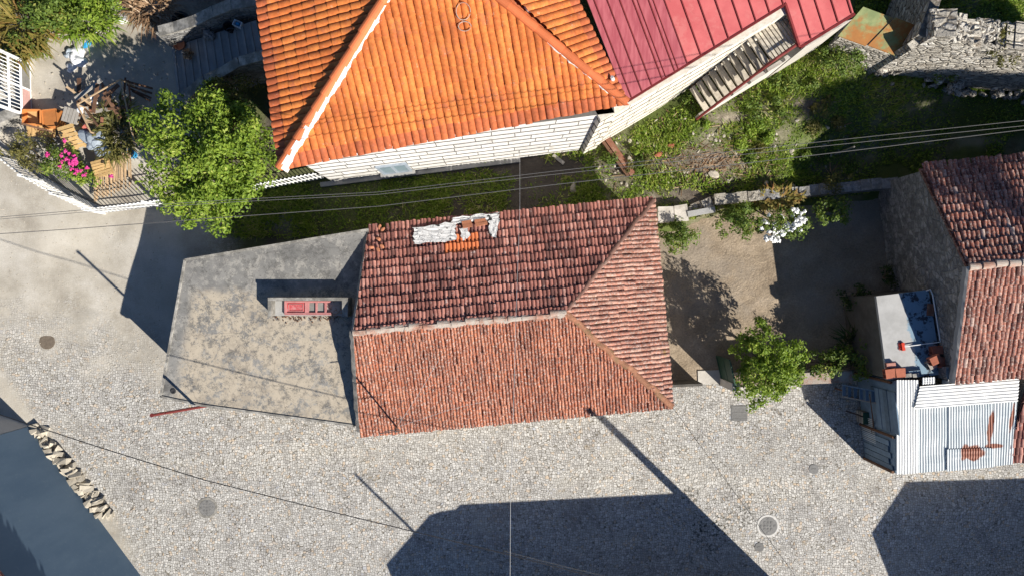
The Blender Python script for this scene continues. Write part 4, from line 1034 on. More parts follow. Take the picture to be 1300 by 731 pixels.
sh = [(-160, 350), (-105, 287), (-92, 283), (-72, 280), (-66, 274), (220, 259)]
ev = [(x_ + ox, y_ + oy) for x_, y_ in sh]; ev += [(ev[-1][0] + 30, 700), (ev[0][0] + 90, 700)]
Hs = far_house('street_house', 'low house below the lower edge whose broad shadow lies across the middle of the street', ev, hs, .9, M_PLASTER, M_TILE_OLD)
m = MB(); hm_ = 6.6; Lm = 1336 * hm_ / HC; bx_, by_ = -200 + .715 * Lm, 235 + .70 * Lm; m.tube([PL(bx_, by_, 3.3), PL(bx_, by_, hm_)], .05, 8); m.build('mast', M_IRON, Hs)
sh = [(500, 245), (456, 310), (478, 366)]
ev = [(x_ + ox, y_ + oy) for x_, y_ in sh]; ev += [(660, 700), (1000, 700), (960, 366)]
ev = ev[1:] + ev[:1]
far_house('street_house', 'low house below the lower right corner whose shadow darkens the corner of the street', ev, hs, .7, M_PLASTER, M_TILE_OLD)
m = MB(); m.tube([PL(342, 388, 0), PL(342, 388, 9.4)], [.17, .10], 10); m.build('concrete_pole', M_CONC_GREY)
tag(bpy.data.objects['concrete_pole'], 'tall concrete power pole below the lower edge whose straight shadow crosses the street', 'pole')

# tall slate blue house at the lower left
Hb = thing('blue_house', 'tall slate blue rendered house filling the lower left corner', 'house', PL(-600, 330, 0))
bA, bB, bC = Vector((-612, 175)), Vector((-466, 372)), Vector((-380, 488))
bN = Vector((-760, 116)); zb_ = 5.2
m = MB(); m.wall(PL(*bC), PL(*bA), 0, zb_, .3); m.build('street_wall', M_BLUE_WALL, Hb)
m = MB(); m.wall(PL(*(bA + Vector((-1, -.5)))), PL(*bN), 0, zb_, .3); m.build('side_wall', M_GREY_WALL, Hb)
dB = (bC - bA).normalized(); nB = Vector((dB.y, -dB.x))
e0, e1 = bA + nB * 13 - dB * 8, bC + nB * 15
cq = [PL(*e1, zb_ + .05), PL(*e0, zb_ + .05), PL(*(e0 - nB * 150), zb_ + 1.6), PL(*(e1 - nB * 150), zb_ + 1.6)]
tiles('roof_slope', Hb, M_TILE_OLD, cq, .2, .35, h=.05, lift=.05, seed=41, jit=.01)
m = MB(); q = bA + dB * 14; 
m.box((*PL(q.x - 3, q.y - 0)[:2], 3.0), .06, .5, .16, math.atan2(-dB.y, dB.x) + 1.57); m.build('wall_lamp_bracket', M_WHITE, Hb)
# row of broken stones at its foot
rs = random.Random(11); lab = 'rough pale stone in the jagged row along the foot of the blue house'
for i in range(64):
    f_ = (i + rs.random()) / 64; q = Vector((-612, 178)) + (Vector((-519, 294)) - Vector((-612, 178))) * f_ + nB * (rs.uniform(0, 1) ** 1.4 * 13 + 1)
    L_ = rs.uniform(.12, .34); w_ = rs.uniform(.06, .15); h_ = rs.uniform(.08, .26); rz_ = rs.uniform(-.35, .75)
    M = Matrix.Translation(PL(q.x, q.y, -.03)) @ Matrix.Rotation(rz_, 4, 'Z') @ Matrix.Rotation(rs.uniform(-.35, .35), 4, 'Y') @ Matrix.Rotation(rs.uniform(-.4, .4), 4, 'X')
    random.seed(i + 900); m = MB(); m.mbox(M, L_ * 1.3, w_ * 1.5, h_, rs.random(), .05)
    tag(m.build('broken_stone', M_STONE_P), lab, 'stone', 'broken stones along the foot of the blue house')
random.seed(77)

# ------------------------------------------------------------------ courtyard walls
cw = thing('street_boundary_wall', 'low plastered courtyard wall with pale top running from the gate under the small tree', 'wall', PL(340, 114, 0))
m = MB(); m.wall(PL(268, 120), PL(413, 114), 0, 1.0, .36); m.build('masonry', M_PLASTER, cw)
m = MB(); m.wall(PL(267, 120.6), PL(414, 114.4), 1.0, 1.06, .40); m.build('coping', M_CAP_OLD, cw)
m = MB(); m.wall(PL(160, 122), PL(232, 119), 0, 1.05, .09); tag(m.build('corner_wall', M_CONC_DARK), 'short stub of courtyard wall joining the old tiled house beside the gateway', 'wall')
gt = thing('green_gate', 'dark green iron gate leaf standing open at the courtyard entrance', 'gate', PL(264, 100, 0))
ga, gb = PL(266, 117, .08), PL(259, 86, .08)
m = MB(); e = Vector((0, 0, 1.5))
m.bar(ga, ga + e, .05, .05); m.bar(gb, gb + e, .05, .05); m.bar(ga + e, gb + e, .05, .06); m.bar(ga + e * .5, gb + e * .5, .04, .05); m.bar(ga, gb, .05, .06); m.build('frame', M_GREENPAINT, gt)
m = MB(); m.bar(ga + (gb - ga) * .04 + e * .5, ga + (gb - ga) * .96 + e * .5, .015, 1.4); m.build('panel', M_GREENPAINT, gt)
m = MB(); m.box(PL(268, 118.5, 0), .26, .26, 1.45); tag(m.build('gate_post', M_PLASTER), 'square plastered gate post beside the open green gate', 'post')
m = MB(); m.wall(PL(236, 122), PL(264, 121), .013, .05, .5); tag(m.build('door_step', M_PLASTER), 'worn pale threshold slab in the courtyard gateway', 'step')
rt = thing('retaining_wall', 'rough stone retaining wall holding back the grassy terrace above the courtyard', 'wall', PL(340, -108, 0))
segs = [((212, -84), (246, -100), 1.0, 1.05, M_RUBBLE), ((246, -100.3), (300, -106), 1.22, 1.15, M_RUBBLE), ((300.3, -106), (464, -122), 1.05, .95, M_GRANITE), ((464.3, -122), (474, -124), .95, .95, M_GRANITE)]
for p_, q_, za_, zb2, mt in segs:
    m = MB(); n_ = max(1, int((Vector(q_) - Vector(p_)).length / 12))
    for i in range(n_):
        a_, b_ = crosspt(p_, q_, i / n_), crosspt(p_, q_, (i + 1) / n_); z_ = za_ + (zb2 - za_) * i / n_ + random.uniform(-.05, .05)
        m.wall(PL(*a_), PL(*b_), 0, z_, .36 + random.uniform(-.03, .03))
    m.build('masonry', mt, rt)
for (x0, x1, y0, y1, lab) in ((178, 195.5, -99, -80, 'left one of the two big squared stone blocks at the corner of the old house'), (196.5, 213, -101, -81, 'right one of the two big squared stone blocks at the corner of the old house')):
    m = MB(); cxy = PL((x0 + x1) / 2, (y0 + y1) / 2)
    for r_ in range(2): m.box((cxy.x, cxy.y, r_ * .57), (x1 - x0) * S0 * random.uniform(.95, 1), (y1 - y0) * S0 * random.uniform(.93, 1), .55, .05, jit=.03)
    tag(m.build('stone_block', M_PLASTER), lab, 'stone pier', 'stone piers by the terrace step')
m = MB(); m.bar(PL(213, -89, 1.1), PL(246, -95, 1.1), .2, .1); tag(m.build('stone_lintel', M_CONC_GREY), 'grey stone slab bridging the gap between the stone pier and the retaining wall', 'slab')

# ------------------------------------------------------------------ manhole covers and small marks in the paving
def manhole(px, py, ro, ri, lab, ringmat):
    T = thing('manhole_cover', lab, 'manhole', W(px, py, 0)); c = W(px, py, 0)
    m = MB(); m.ring(c, ro, ri, 0.0, .012); m.build('ring', ringmat, T)
    m = MB(); m.lathe(c, [(ri * .98, 0), (ri * .98, .010), (ri * .9, .012)], 28)
    for i in range(5):
        for j in range(5):
            x_, y_ = (i - 2) * ri * .36, (j - 2) * ri * .36
            if x_ * x_ + y_ * y_ < (ri * .8) ** 2: m.box((c.x + x_, c.y + y_, .0125), ri * .22, ri * .22, .008)
    m.build('lid', M_CASTIRON, T)
manhole(263, 644, .38, .30, 'round iron manhole cover with pale ring in the left half of the cobbled street', M_CONC_EDGE)
manhole(975, 667, .41, .34, 'round iron manhole cover with bright white ring in the right half of the cobbled street', M_RING)
m = MB(); c = W(938.5, 524, 0); m.box((c.x, c.y, 0), .60, .56, .014); o_ = m.build('inspection_cover', M_CASTIRON); tag(o_, 'square grey inspection cover in the setts by the courtyard gate', 'cover')
m = MB(); m.box((c.x, c.y, .0145), .50, .04, .006); m.box((c.x, c.y + .22, .0145), .50, .03, .006); m.box((c.x, c.y - .22, .0145), .50, .03, .006); m.build('lid_bar', M_CASTIRON, o_)
for px, py, r_, lab in ((1033, 595, .19, 'small dark iron valve cover in the setts left of the corrugated shed'), (964, 694, .18, 'small dull valve cover just below the white ringed manhole')):
    m = MB(); c = W(px, py, 0); m.lathe(c, [(r_, 0), (r_, .012), (r_ * .9, .014)], 8); m.box((c.x, c.y, .0145), r_ * .8, .03, .008); tag(m.build('valve_cover', M_CASTIRON), lab, 'cover')
m = MB(); c = W(60, 433, 0); m.lathe(c, [(.29, 0), (.29, .012), (.24, .014)], 18); tag(m.build('valve_cover', M_COVER), 'round brown rusted cover sunk in the packed dust of the left lane', 'cover')

# ------------------------------------------------------------------ cables
def cable(pts, z, rad, mat, lab, name='overhead_cable', sag=0.0, grp=None):
    P_ = []
    zz = z if isinstance(z, (list, tuple)) else [z] * len(pts)
    V_ = [W(*p, q) for p, q in zip(pts, zz)]
    for i in range(len(V_) - 1):
        for k_ in range(6):
            f_ = k_ / 6; P_.append(V_[i].lerp(V_[i + 1], f_))
    P_.append(V_[-1]); 
    m = MB(); m.tube(P_, rad, 5); return tag(m.build(name, mat), lab, 'cable', grp)
cable([(-60, 281), (150, 263), (300, 253.5), (480, 244), (700, 218), (942, 191), (1120, 172), (1380, 145)], 8.2, .007, M_CABLE_L, 'topmost of the three grey overhead cables above the alley')
cable([(-60, 283.5), (150, 266), (300, 256.5), (480, 247), (700, 222), (942, 196.5), (1120, 178), (1380, 152)], 8.1, .0065, M_CABLE_L, 'middle one of the three grey overhead cables above the alley')
cable([(-60, 301), (90, 291), (272, 277), (480, 262), (700, 235), (942, 208), (1120, 187), (1380, 155)], 8.0, .009, M_CABLE_L, 'lowest and thickest of the three grey overhead cables above the alley')
cable([(-60, 505), (0, 526), (122, 566), (260, 609), (400, 644), (520, 673), (640, 702), (760, 733), (860, 760)], 5.7, .014, M_CABLE, 'black overhead cable sweeping across the lower left of the street')
cable([(640, 699), (690, 712), (760, 729), (860, 752)], 5.75, .007, M_CABLE_L, 'thin grey wire running beside the black street cable at the bottom')
cable([(660, 194), (660, 262), (655, 400), (651, 550), (648, 640), (647.5, 760)], [3.4, 5.2, 6.2, 6.2, 6.2, 6.0], .0065, M_CABLE_W, 'thin white cable running straight from the whitewashed wall over the old roof')
cable([(852, 514), (900, 580), (960, 662), (1010, 731), (1060, 800)], [2.7, 3.1, 3.6, 4.1, 4.6], .007, M_CABLE, 'thin black service cable from the old house corner over the right street')
cable([(505, 540), (530, 502), (556, 458)], [3.6, 3.9, 4.6], .006, M_CABLE_W, 'thin white wire rising from the antenna mast over the sunny slope')
cable([(506, 541), (540, 530), (572, 519), (620, 508)], [3.4, 3.4, 3.5, 3.6], .005, M_CABLE_W, 'thin white wire hanging from the antenna mast along the eave')
for px, py in ((676, 534.5), (742, 521)):
    pass
m = MB(); c = W(675.5, 531, 2.6); m.tube([c, c + Vector((0, -.16, .05)), c + Vector((0.02, -.2, -.05))], .014, 5); tag(m.build('eave_hook', M_IRON), 'small iron hook sticking out of the street eave of the old house', 'hook')
# ------------------------------------------------------------------ plants
def clumps(mb, centers, radii, n, size, up=.55, seed=1, squash=.8, tone=True, asp=.5):
    rg = np.random.default_rng(seed); P_, N_, Rn = [], [], []
    for c, r in zip(centers, radii):
        d = rg.normal(size=(n, 3)); d /= np.linalg.norm(d, axis=1, keepdims=True); rr = rg.random((n, 1)) ** .45
        p = np.array(c) + d * rr * r * np.array([1, 1, squash]); P_.append(p)
        nn_ = d * .7 + rg.normal(size=(n, 3)) * .45 + np.array([0, 0, up]); N_.append(nn_)
        base = rg.normal(.5, .13) if tone else .5
        Rn.append(np.clip(base + rg.normal(0, .2, n), 0, 1))
    P_ = np.concatenate(P_); N_ = np.concatenate(N_); Rn = np.concatenate(Rn)
    mb.leaves(P_, N_, size * (.65 + .7 * rg.random(len(P_))), Rn, asp=asp)
def crown_centers(c, rx, ry, rz, k, seed, shell=.55, lob=3, warp=.25):
    rg = np.random.default_rng(seed); out = []
    ph = rg.random(4) * 6.28
    while len(out) < k:
        d = rg.normal(size=3); d /= np.linalg.norm(d)
        if d[2] < -.55: continue
        a = math.atan2(d[1], d[0]); w = 1 + warp * (math.sin(lob * a + ph[0]) * .6 + math.sin((lob + 2) * a + ph[1]) * .4)
        rr = (shell + (1 - shell) * rg.random()) if rg.random() < .8 else rg.random() * shell
        out.append(np.array(c) + d * rr * np.array([rx * w, ry * w, rz]))
    return out
def tree(name, label, base, crown, rad, k, n, size, cr, mat, seed, trunk_r=.1, group=None, fruit=None, warp=.25):
    T = thing(name, label, 'tree', base, group); rg = random.Random(seed); base = Vector(base)
    cs = crown_centers(crown, *rad, k, seed, warp=warp)
    m = MB(); top = Vector(crown) - Vector((0, 0, rad[2] * .3))
    m.tube([base - Vector((0, 0, .1)), base.lerp(top, .5) + Vector((.05, .04, 0)), top], [trunk_r, trunk_r * .75, trunk_r * .5], 8)
    for c in cs[::3]:
        q = Vector(c); s_ = base.lerp(top, rg.uniform(.55, 1)); md = s_.lerp(q, .5) + Vector((rg.uniform(-.1, .1), rg.uniform(-.1, .1), rg.uniform(0, .15)))
        m.tube([s_, md, s_.lerp(q, .95)], [trunk_r * .35, trunk_r * .2, .008], 5)
    m.build('trunk', M_BARK, T)
    m = MB(); rs_ = [cr * rg.uniform(.65, 1.3) for _ in cs]; clumps(m, cs, rs_, n, size, seed=seed); m.build('crown', mat, T)
    return T, cs
def shrub(name, label, px, py, z, rx, ry, rz, k, n, size, cr, mat, seed, cat='shrub', group=None, world=None, up=.5, asp=.5, stems=6, warp=.3):
    b = world if world is not None else W(px, py, z); b = Vector(b)
    T = thing(name, label, cat, b, group); rg = random.Random(seed)
    cs = crown_centers((b.x, b.y, b.z + rz * .45), rx, ry, rz * .55, k, seed, warp=warp)
    m = MB()
    for c in cs[:stems]: m.tube([b - Vector((0, 0, .05)), b.lerp(Vector(c), .5) + Vector((0, 0, .05)), Vector(c)], [.025, .016, .006], 5)
    m.build('stem', M_BARK, T)
    m = MB(); clumps(m, cs, [cr * rg.uniform(.6, 1.3) for _ in cs], n, size, up=up, seed=seed, asp=asp); m.build('foliage', mat, T)
    return T, cs
def bladebush(name, label, b, n, ln, spread, mat, seed, cat='plant', wid=.03, up=.5, group=None):
    """long arching strap leaves from a spread of feet"""
    rg = random.Random(seed); b = Vector(b); m = MB()
    for i in range(n):
        a = rg.uniform(0, 6.28); rr = rg.random() ** .5; f = b + Vector((math.cos(a) * rr * spread[0], math.sin(a) * rr * spread[1], rg.random() * .15))
        a2 = a + rg.gauss(0, .9); L_ = ln * rg.uniform(.5, 1.2); d = Vector((math.cos(a2), math.sin(a2), 0)); s_ = Vector((-d.y, d.x, 0)) * wid * rg.uniform(.6, 1.3)
        p0, p1, p2 = f, f + d * L_ * .45 + Vector((0, 0, L_ * up)), f + d * L_ + Vector((0, 0, L_ * up * .7))
        m.add([p0 - s_ * .6, p0 + s_ * .6, p1 + s_, p1 - s_, p2], [(0, 1, 2, 3), (3, 2, 4)], min(1, max(0, rg.gauss(.5, .25))))
    return tag(m.build(name, mat), label, cat, group)
def flowers(T, pts, r, mat, n=7, name='flower_head'):
    proto = None
    for p in pts:
        if proto is None:
            m = MB()
            for i in range(n):
                a = i * 2.4; rr = r * .75 * math.sqrt(i / n); m.stone((rr * math.cos(a), rr * math.sin(a), .03 * math.cos(3 * rr / r)), r * .42, r * .42, r * .28, r=random.random())
            proto = m.build(name, mat, T, base=(0, 0, 0)); proto.location = Vector(p) - WPOS[T.name]
        else:
            o_ = proto.copy(); COL.objects.link(o_); o_.parent = T; o_.location = Vector(p) - WPOS[T.name]; o_.rotation_euler = (random.uniform(-.3, .3), random.uniform(-.3, .3), random.uniform(0, 6))
            s_ = random.uniform(.75, 1.25); o_.scale = (s_, s_, s_)
# the two trees
tree('broadleaf_tree', 'large bright green broadleaf tree by the white fence left of the orange roofed house', WG(275, 190), W(264, 199, 3.1), (2.2, 2.2, 1.35), 210, 105, .125, .35, M_LEAF, 3, .13, warp=.2)
tree('citrus_tree', 'small green citrus tree overhanging the low courtyard wall beside the open gate', PL(320, 92, 0), W(972, 461, 1.75), (1.2, 1.5, .95), 120, 75, .105, .23, M_LEAF, 8, .07, warp=.22)
for k_, (tx, ty, nm) in enumerate(((850, 208, 'left'), (955, 188, 'middle'), (1065, 170, 'right'))):  # unseen crowns, added only to throw shade on the terrace
    tree('added_shade_tree', 'added unseen tree crown casting shade on the %s part of the grassy terrace' % nm, PL(tx, ty, 0), PL(tx, ty, 13.0), (2.5, .75, .6), 95, 60, .24, .55, M_LEAF_DARK, 19 + k_, .2, warp=.15)
# courtyard plants
shrub('lemon_shrub', 'pale leaved shrub between the citrus tree and the outbuilding', 1055, 458, .2, 1.2, .72, 1.5, 34, 55, .11, .25, M_LEAF_MID, 21)
bladebush('spiky_plant', 'dark spiky plant in the shade against the outbuilding wall', W(1078, 438, .2), 130, .8, (.4, .35), M_LEAF_DARK, 4, wid=.025)
shrub('dark_shrub', 'dark straggling shrub in the shade at the foot of the granite gable', 1085, 378, .2, .75, .5, 1.1, 22, 45, .10, .22, M_LEAF_DARK, 23)
shrub('dark_shrub', 'small dark weed clump near the middle of the granite gable foot', 1122, 352, .1, .3, .45, .8, 10, 35, .09, .18, M_LEAF_DARK, 24)
shrub('ivy_bush', 'deep green ivy bush hugging the east eave of the old house below the stone piers', 856, 302, .5, .56, .62, 1.2, 26, 60, .10, .22, M_LEAF_MID, 25)
shrub('leafy_bush', 'bright leafy bush along the foot of the retaining wall left of the white flowers', 934, 284, .5, .95, .52, 1.4, 34, 60, .11, .24, M_LEAF_MID, 26)
T, cs = shrub('flowering_bush', 'bush covered in white flower heads below the retaining wall', 990, 286, .4, .78, .62, 1.5, 26, 55, .10, .22, M_LEAF_MID, 27)
fp = []
rf = random.Random(4)
for i in range(80):
    if i < 50: px_, py_ = 970 + 52 * rf.random(), 0; py_ = 303 - (px_ - 988) * .75 * (px_ > 988) - abs(rf.gauss(0, 7)) + 3
    else: px_, py_ = rf.uniform(966, 1018), rf.uniform(264, 294)
    fp.append(W(px_, py_, 1.35 + rf.uniform(-.15, .1)))
flowers(T, fp, .085, M_PETAL, 8)
shrub('leafy_bush', 'yellow flecked green bush at the foot of the retaining wall right of the white flowers', 1047, 268, .6, .72, .5, 1.2, 24, 50, .10, .22, M_LEAF_MID, 28)
bladebush('dying_fern', 'yellow and brown fern clump on top of the retaining wall', WG(985, 252, .25), 260, .30, (.85, .32), M_LEAF_YEL, 6, cat='fern', wid=.035, up=.35)
shrub('bramble', 'dry grey bramble on the terrace edge right of the brown fern', 1055, 233, .8, .45, .4, .9, 14, 40, .08, .2, M_LEAF_OLIVE, 31)
# yard plants, upper left
bladebush('fern_bush', 'yellowish clump of long arching ferns in the upper left corner', WG(28, 30, .1), 620, 1.0, (1.05, 1.2), M_LEAF_YEL, 8, cat='fern', wid=.03, up=.45)
shrub('garden_shrub', 'leafy green garden shrub at the top edge right of the ferns', 78, 22, 1.0, 1.15, .85, 1.5, 44, 65, .12, .27, M_LEAF_MID, 33)
shrub('garden_shrub', 'bright green garden shrub at the top edge beside the dry brown bush', 132, 14, 1.0, 1.25, .85, 1.4, 44, 65, .12, .27, M_LEAF, 34)
bladebush('grass_clump', 'spreading clump of strappy green leaves over the white bags', WG(112, 28, .15), 330, .75, (1.1, .6), M_LEAF, 9, wid=.03)
shrub('garden_shrub', 'low green weed bush between the ferns and the white barred gate', 38, 66, .7, .7, .45, .8, 22, 50, .10, .22, M_LEAF_MID, 35)
bladebush('dry_bush', 'dry red brown bush at the top edge by the curved stone wall', WG(196, 10, .2), 420, .8, (.65, .55), M_LEAF_DRY, 10, cat='shrub', wid=.022, up=.45)
shrub('hedge_shrub', 'mixed dry and green shrub squeezed between the big tree and the orange roof', 318, 150, 1.2, .72, 1.25, 1.9, 44, 60, .11, .26, M_LEAF_OLIVE, 36)
shrub('hedge_shrub', 'darker green shrub growing low at the white fence by the orange roof corner', 330, 196, 1.1, .6, .55, 1.5, 26, 60, .10, .24, M_LEAF_MID, 37)
shrub('stair_shrub', 'small shrub above the lower stair wall behind the big tree', 282, 122, 1.5, .8, .35, 1.0, 22, 50, .10, .22, M_LEAF_MID, 38)
T, cs = shrub('geranium_bush', 'pink flowering geranium bush behind the white fence', 96, 212, .7, .85, .62, 1.1, 30, 50, .10, .22, M_LEAF_MID, 39)
flowers(T, [W(random.uniform(68, 122), 0, 1.75) for _ in range(0)], .1, M_PINK)
rf = random.Random(9); fp = []
for i in range(34):
    px_ = rf.gauss(92, 14); py_ = 208 + (px_ - 92) * .35 + rf.gauss(0, 11); fp.append(W(px_, py_, 1.72 + rf.uniform(-.15, .1)))
flowers(T, fp, .085, M_PINK, 5)
shrub('olive_bush', 'dull olive bush in the corner of the white fence beside the orange boxes', 50, 200, .7, .8, .75, 1.1, 30, 50, .09, .24, M_LEAF_OLIVE, 40)
shrub('lettuce_patch', 'light green bush right of the pink geranium', 117, 226, .7, .45, .4, .8, 16, 45, .10, .2, M_LEAF, 41)
bladebush('broom_bush', 'dense bush of long olive green wands between the timber pile and the tree', WG(154, 168, .7), 480, .62, (.5, .85), M_LEAF_OLIVE, 12, cat='shrub', wid=.025, up=.5)
# terrace weeds and brambles
for i, (px, py, rx, ry, lab) in enumerate(((1062, 78, .9, .6, 'tall weed bush under the red metal roof corner and the tin roof'), (860, 112, .9, .5, 'leafy weed bush at the foot of the outside steps'), (1262, 60, 1.6, .7, 'tangled bramble bush trailing over the right end of the ruined wall'), (1195, 90, 1.2, .4, 'low weeds along the foot of the ruined wall'), (1296, 96, .8, .6, 'weed bush at the right edge below the ruined wall'))):
    shrub('weed_bush', lab, px, py, 0, rx, ry, 1.0, 30, 50, .09, .22, M_LEAF_MID if i != 2 else M_LEAF_OLIVE, 50 + i, world=WG(px, py) if i != 2 else W(px, py, 3.6))
# ------------------------------------------------------------------ grass
def grass_field():
    N0 = 420000; rg = np.random.default_rng(77)
    X = rg.uniform(-12.5, 20, N0); Y = rg.uniform(1.8, 14.5, N0)
    Z = gh(X, Y); c_, gr, dk = zones(X, Y, Z)
    n3 = vnoise(X, Y, .55, 21); n4 = vnoise(X, Y, 1.6, 22)
    k = FPX / (HC - Z); px = X * k + 650; py = 365.5 - Y * k
    keep = rg.random(N0) < gr * (.25 + .75 * sst(n3, .32, .62))
    keep &= Z > .2
    wall_px = np.interp(px, [400, 760, 1000, 1090], [232, 186, 66, 20]); keep &= (py > wall_px) | (px > 1085)
    X, Y, Z, n3, n4, px = [q[keep] for q in (X, Y, Z, n3, n4, px)]; n = len(X)
    a = rg.uniform(0, 6.283, n); L_ = rg.uniform(.07, .20, n) * (.45 + 1.1 * sst(n4, .3, .65)); tilt = rg.uniform(.3, 1.0, n); w = rg.uniform(.012, .03, n)
    d = np.stack([np.cos(a) * tilt, np.sin(a) * tilt, np.sqrt(np.clip(1.25 - tilt ** 2, .05, 2))], 1); s_ = np.stack([-np.sin(a), np.cos(a), np.zeros(n)], 1)
    b = np.stack([X, Y, Z - .01], 1)
    v = np.stack([b - s_ * w[:, None], b + s_ * w[:, None], b + d * L_[:, None]], 1).reshape(-1, 3)
    me = bpy.data.meshes.new('grass'); me.from_pydata(v.tolist(), [], np.arange(3 * n).reshape(-1, 3).tolist())
    r = np.clip(.15 + .75 * n4 + rg.normal(0, .2, n), 0, 1); at = me.attributes.new('rnd', 'FLOAT', 'FACE'); at.data.foreach_set('value', r.astype(np.float32))
    me.materials.append(M_GRASS); o_ = bpy.data.objects.new('grass', me); COL.objects.link(o_); tag(o_, 'uneven weedy grass covering the alley and the terrace behind the houses', 'grass', kind='stuff')
    # broad leaved weeds among it
    sel = rg.random(n) < .16; m = MB(); pts = np.stack([X, Y, Z + .06], 1)[sel]; nn_ = rg.normal(size=pts.shape) * .5 + np.array([0, 0, 1.])
    m.leaves(pts, nn_, rg.uniform(.05, .14, len(pts)), np.clip(rg.normal(.5, .25, len(pts)), 0, 1)); tag(m.build('ground_weeds', M_LEAF), 'broad leaved weeds scattered through the grass', 'weeds', kind='stuff')
grass_field()
m = MB(); rg_ = random.Random(6)
for i in range(420):
    px_, py_ = (rg_.gauss(905, 34), rg_.gauss(208, 14)) if i < 260 else (rg_.uniform(780, 1080), rg_.uniform(110, 240))
    p = WG(px_, py_); a = rg_.uniform(0, 6.28); L_ = rg_.uniform(.08, .4); q = p + Vector((math.cos(a) * L_, math.sin(a) * L_, rg_.uniform(.0, .06)))
    m.tube([p + Vector((0, 0, .02)), q + Vector((0, 0, .02))], rg_.uniform(.006, .018), 4)
tag(m.build('dry_stalks', M_LEAF_DRY), 'dry stalks and straw lying on the bare patch of the terrace', 'straw', kind='stuff')
m = MB()
for i in range(130):
    px_, py_ = rg_.uniform(760, 1090), rg_.uniform(150, 240); m.stone(WG(px_, py_), rg_.uniform(.02, .10), rg_.uniform(.02, .08), rg_.uniform(.02, .06), r=rg_.random())
tag(m.build('field_stones', M_STONE_P), 'small pale stones scattered over the terrace', 'stones', kind='stuff')
m = MB()
for i in range(420):
    px_, py_ = rg_.uniform(-5, 205), rg_.uniform(215, 470); m.stone(WG(px_, py_), rg_.uniform(.008, .035), rg_.uniform(.008, .03), .012, r=rg_.random())
tag(m.build('lane_gravel', M_STONE_P), 'loose gravel on the packed dust of the left lane', 'gravel', kind='stuff')
rq = random.Random(31); wl = 'loose clump of taller weeds in the rough grass of the terrace'
done_ = 0
while done_ < 26:
    px, py = rq.uniform(765, 1090), rq.uniform(45, 215)
    if py < np.interp(px, [760, 1000, 1090], [205, 95, 50]) or (860 < px < 945 and py > 185): continue
    b_ = WG(px, py); m = MB(); r_ = rq.uniform(.16, .42); cs_ = [np.array(b_) + np.array([rq.gauss(0, r_ * .35), rq.gauss(0, r_ * .35), rq.uniform(.05, .3)]) for _ in range(7)]
    clumps(m, cs_, [r_ * .6] * 7, 40, .10, seed=done_ + 5); tag(m.build('weed_clump', [M_LEAF, M_LEAF_MID, M_LEAF_MID, M_LEAF_OLIVE][done_ % 4]), wl, 'weeds', 'weed clumps on the terrace'); done_ += 1
# brown timbers on the grass
for k_, (a_, b_, w_, mt, lab) in enumerate((((769, 174), (803, 222), .20, M_RUSTWOOD, 'long rust brown beam lying on the grass, the wider of the pair'), ((765, 180), (797, 224), .10, M_WOODD, 'narrow brown beam lying beside the wider rust brown beam'))):
    m = MB(); A_, B_ = WG(*a_, .16), WG(*b_, .16); m.bar(A_, B_, w_, .16); tag(m.build('timber_beam', mt), lab, 'beam', 'beams on the grass')
m = MB(); m.bar(WG(702, 197, .1), WG(716, 208, .1), .12, .05); tag(m.build('wood_plank', M_WOODG), 'short grey plank lying by the whitewashed wall in the alley', 'plank')
m = MB(); m.stone(WG(728, 239), .22, .14, .1); tag(m.build('field_stone', M_STONE_P), 'single pale stone lying in the shaded alley above the old roof', 'stone')
for i, (px, py, s_, mt, lab) in enumerate(((852, 185, .16, M_BRICK, 'reddish stone on the sunny terrace nearest the dry straw patch'), (835, 197, .17, M_BRICK, 'reddish stone beside the beams on the sunny terrace'), (905, 222, .22, M_STONE_P, 'flat stone on the bare shaded soil near the terrace step'), (799, 203, .15, M_STONE_P, 'white stone touching the rust brown beam'))):
    m = MB(); m.stone(WG(px, py), s_, s_ * .7, s_ * .5); tag(m.build('field_stone', mt), lab, 'stone')
m = MB(); p = WG(1060, 196); m.tube([p, p + Vector((.05, .0, 1.3))], .03, 6); m.tube([WG(1063, 184), WG(1066, 196)], .02, 5); tag(m.build('fence_post', M_WOODG), 'thin grey post standing in the shaded grass under the overhead cables', 'post')
# ------------------------------------------------------------------ white picket fence and gate of the yard
def picket_fence(name, label, pts, h=1.1, sp=.14, curb=.12):
    T = thing(name, label, 'fence', WG(*pts[0])); pk = MB(); ra = MB(); cb = MB()
    for i in range(len(pts) - 1):
        a, b = WG(*pts[i]), WG(*pts[i + 1]); L_ = (b - a).length; n = int(L_ / sp); za, zb2 = a.z, b.z
        e = Vector((0, 0, 1))
        for hh in (.32, h * .82): ra.bar(a + e * (hh + curb), b + e * (hh + curb), .022, .03)
        nc_ = max(1, int(L_ / .8))
        for q in range(nc_):
            p_, r__ = a.lerp(b, q / nc_), a.lerp(b, (q + 1) / nc_); cb.wall(p_, r__, min(p_.z, r__.z) - .3, p_.z + curb, .16, z1b=r__.z + curb)
        for q in range(n):
            p = a.lerp(b, (q + .5) / n) + e * (curb + .05)
            pk.bar(p, p + e * h * .9, .024, .02); tp = p + e * h * .9
            pk.add([tp + Vector((-.02, -.02, 0)), tp + Vector((.02, -.02, 0)), tp + Vector((.02, .02, 0)), tp + Vector((-.02, .02, 0)), tp + e * .11], [(0, 1, 4), (1, 2, 4), (2, 3, 4), (3, 0, 4)])
        m = MB(); m.box(a - e * .1, .08, .08, h + curb + .18); m.build('post', M_WHITE, T)
    pk.build('picket', M_WHITE, T); ra.build('rail', M_WHITE, T); cb.build('kerb', M_CONC_GREY, T)
picket_fence('white_fence', 'white spiked iron fence slanting along the lane past the pink flowers', [(22, 203), (56, 230), (94, 252), (133, 271)])
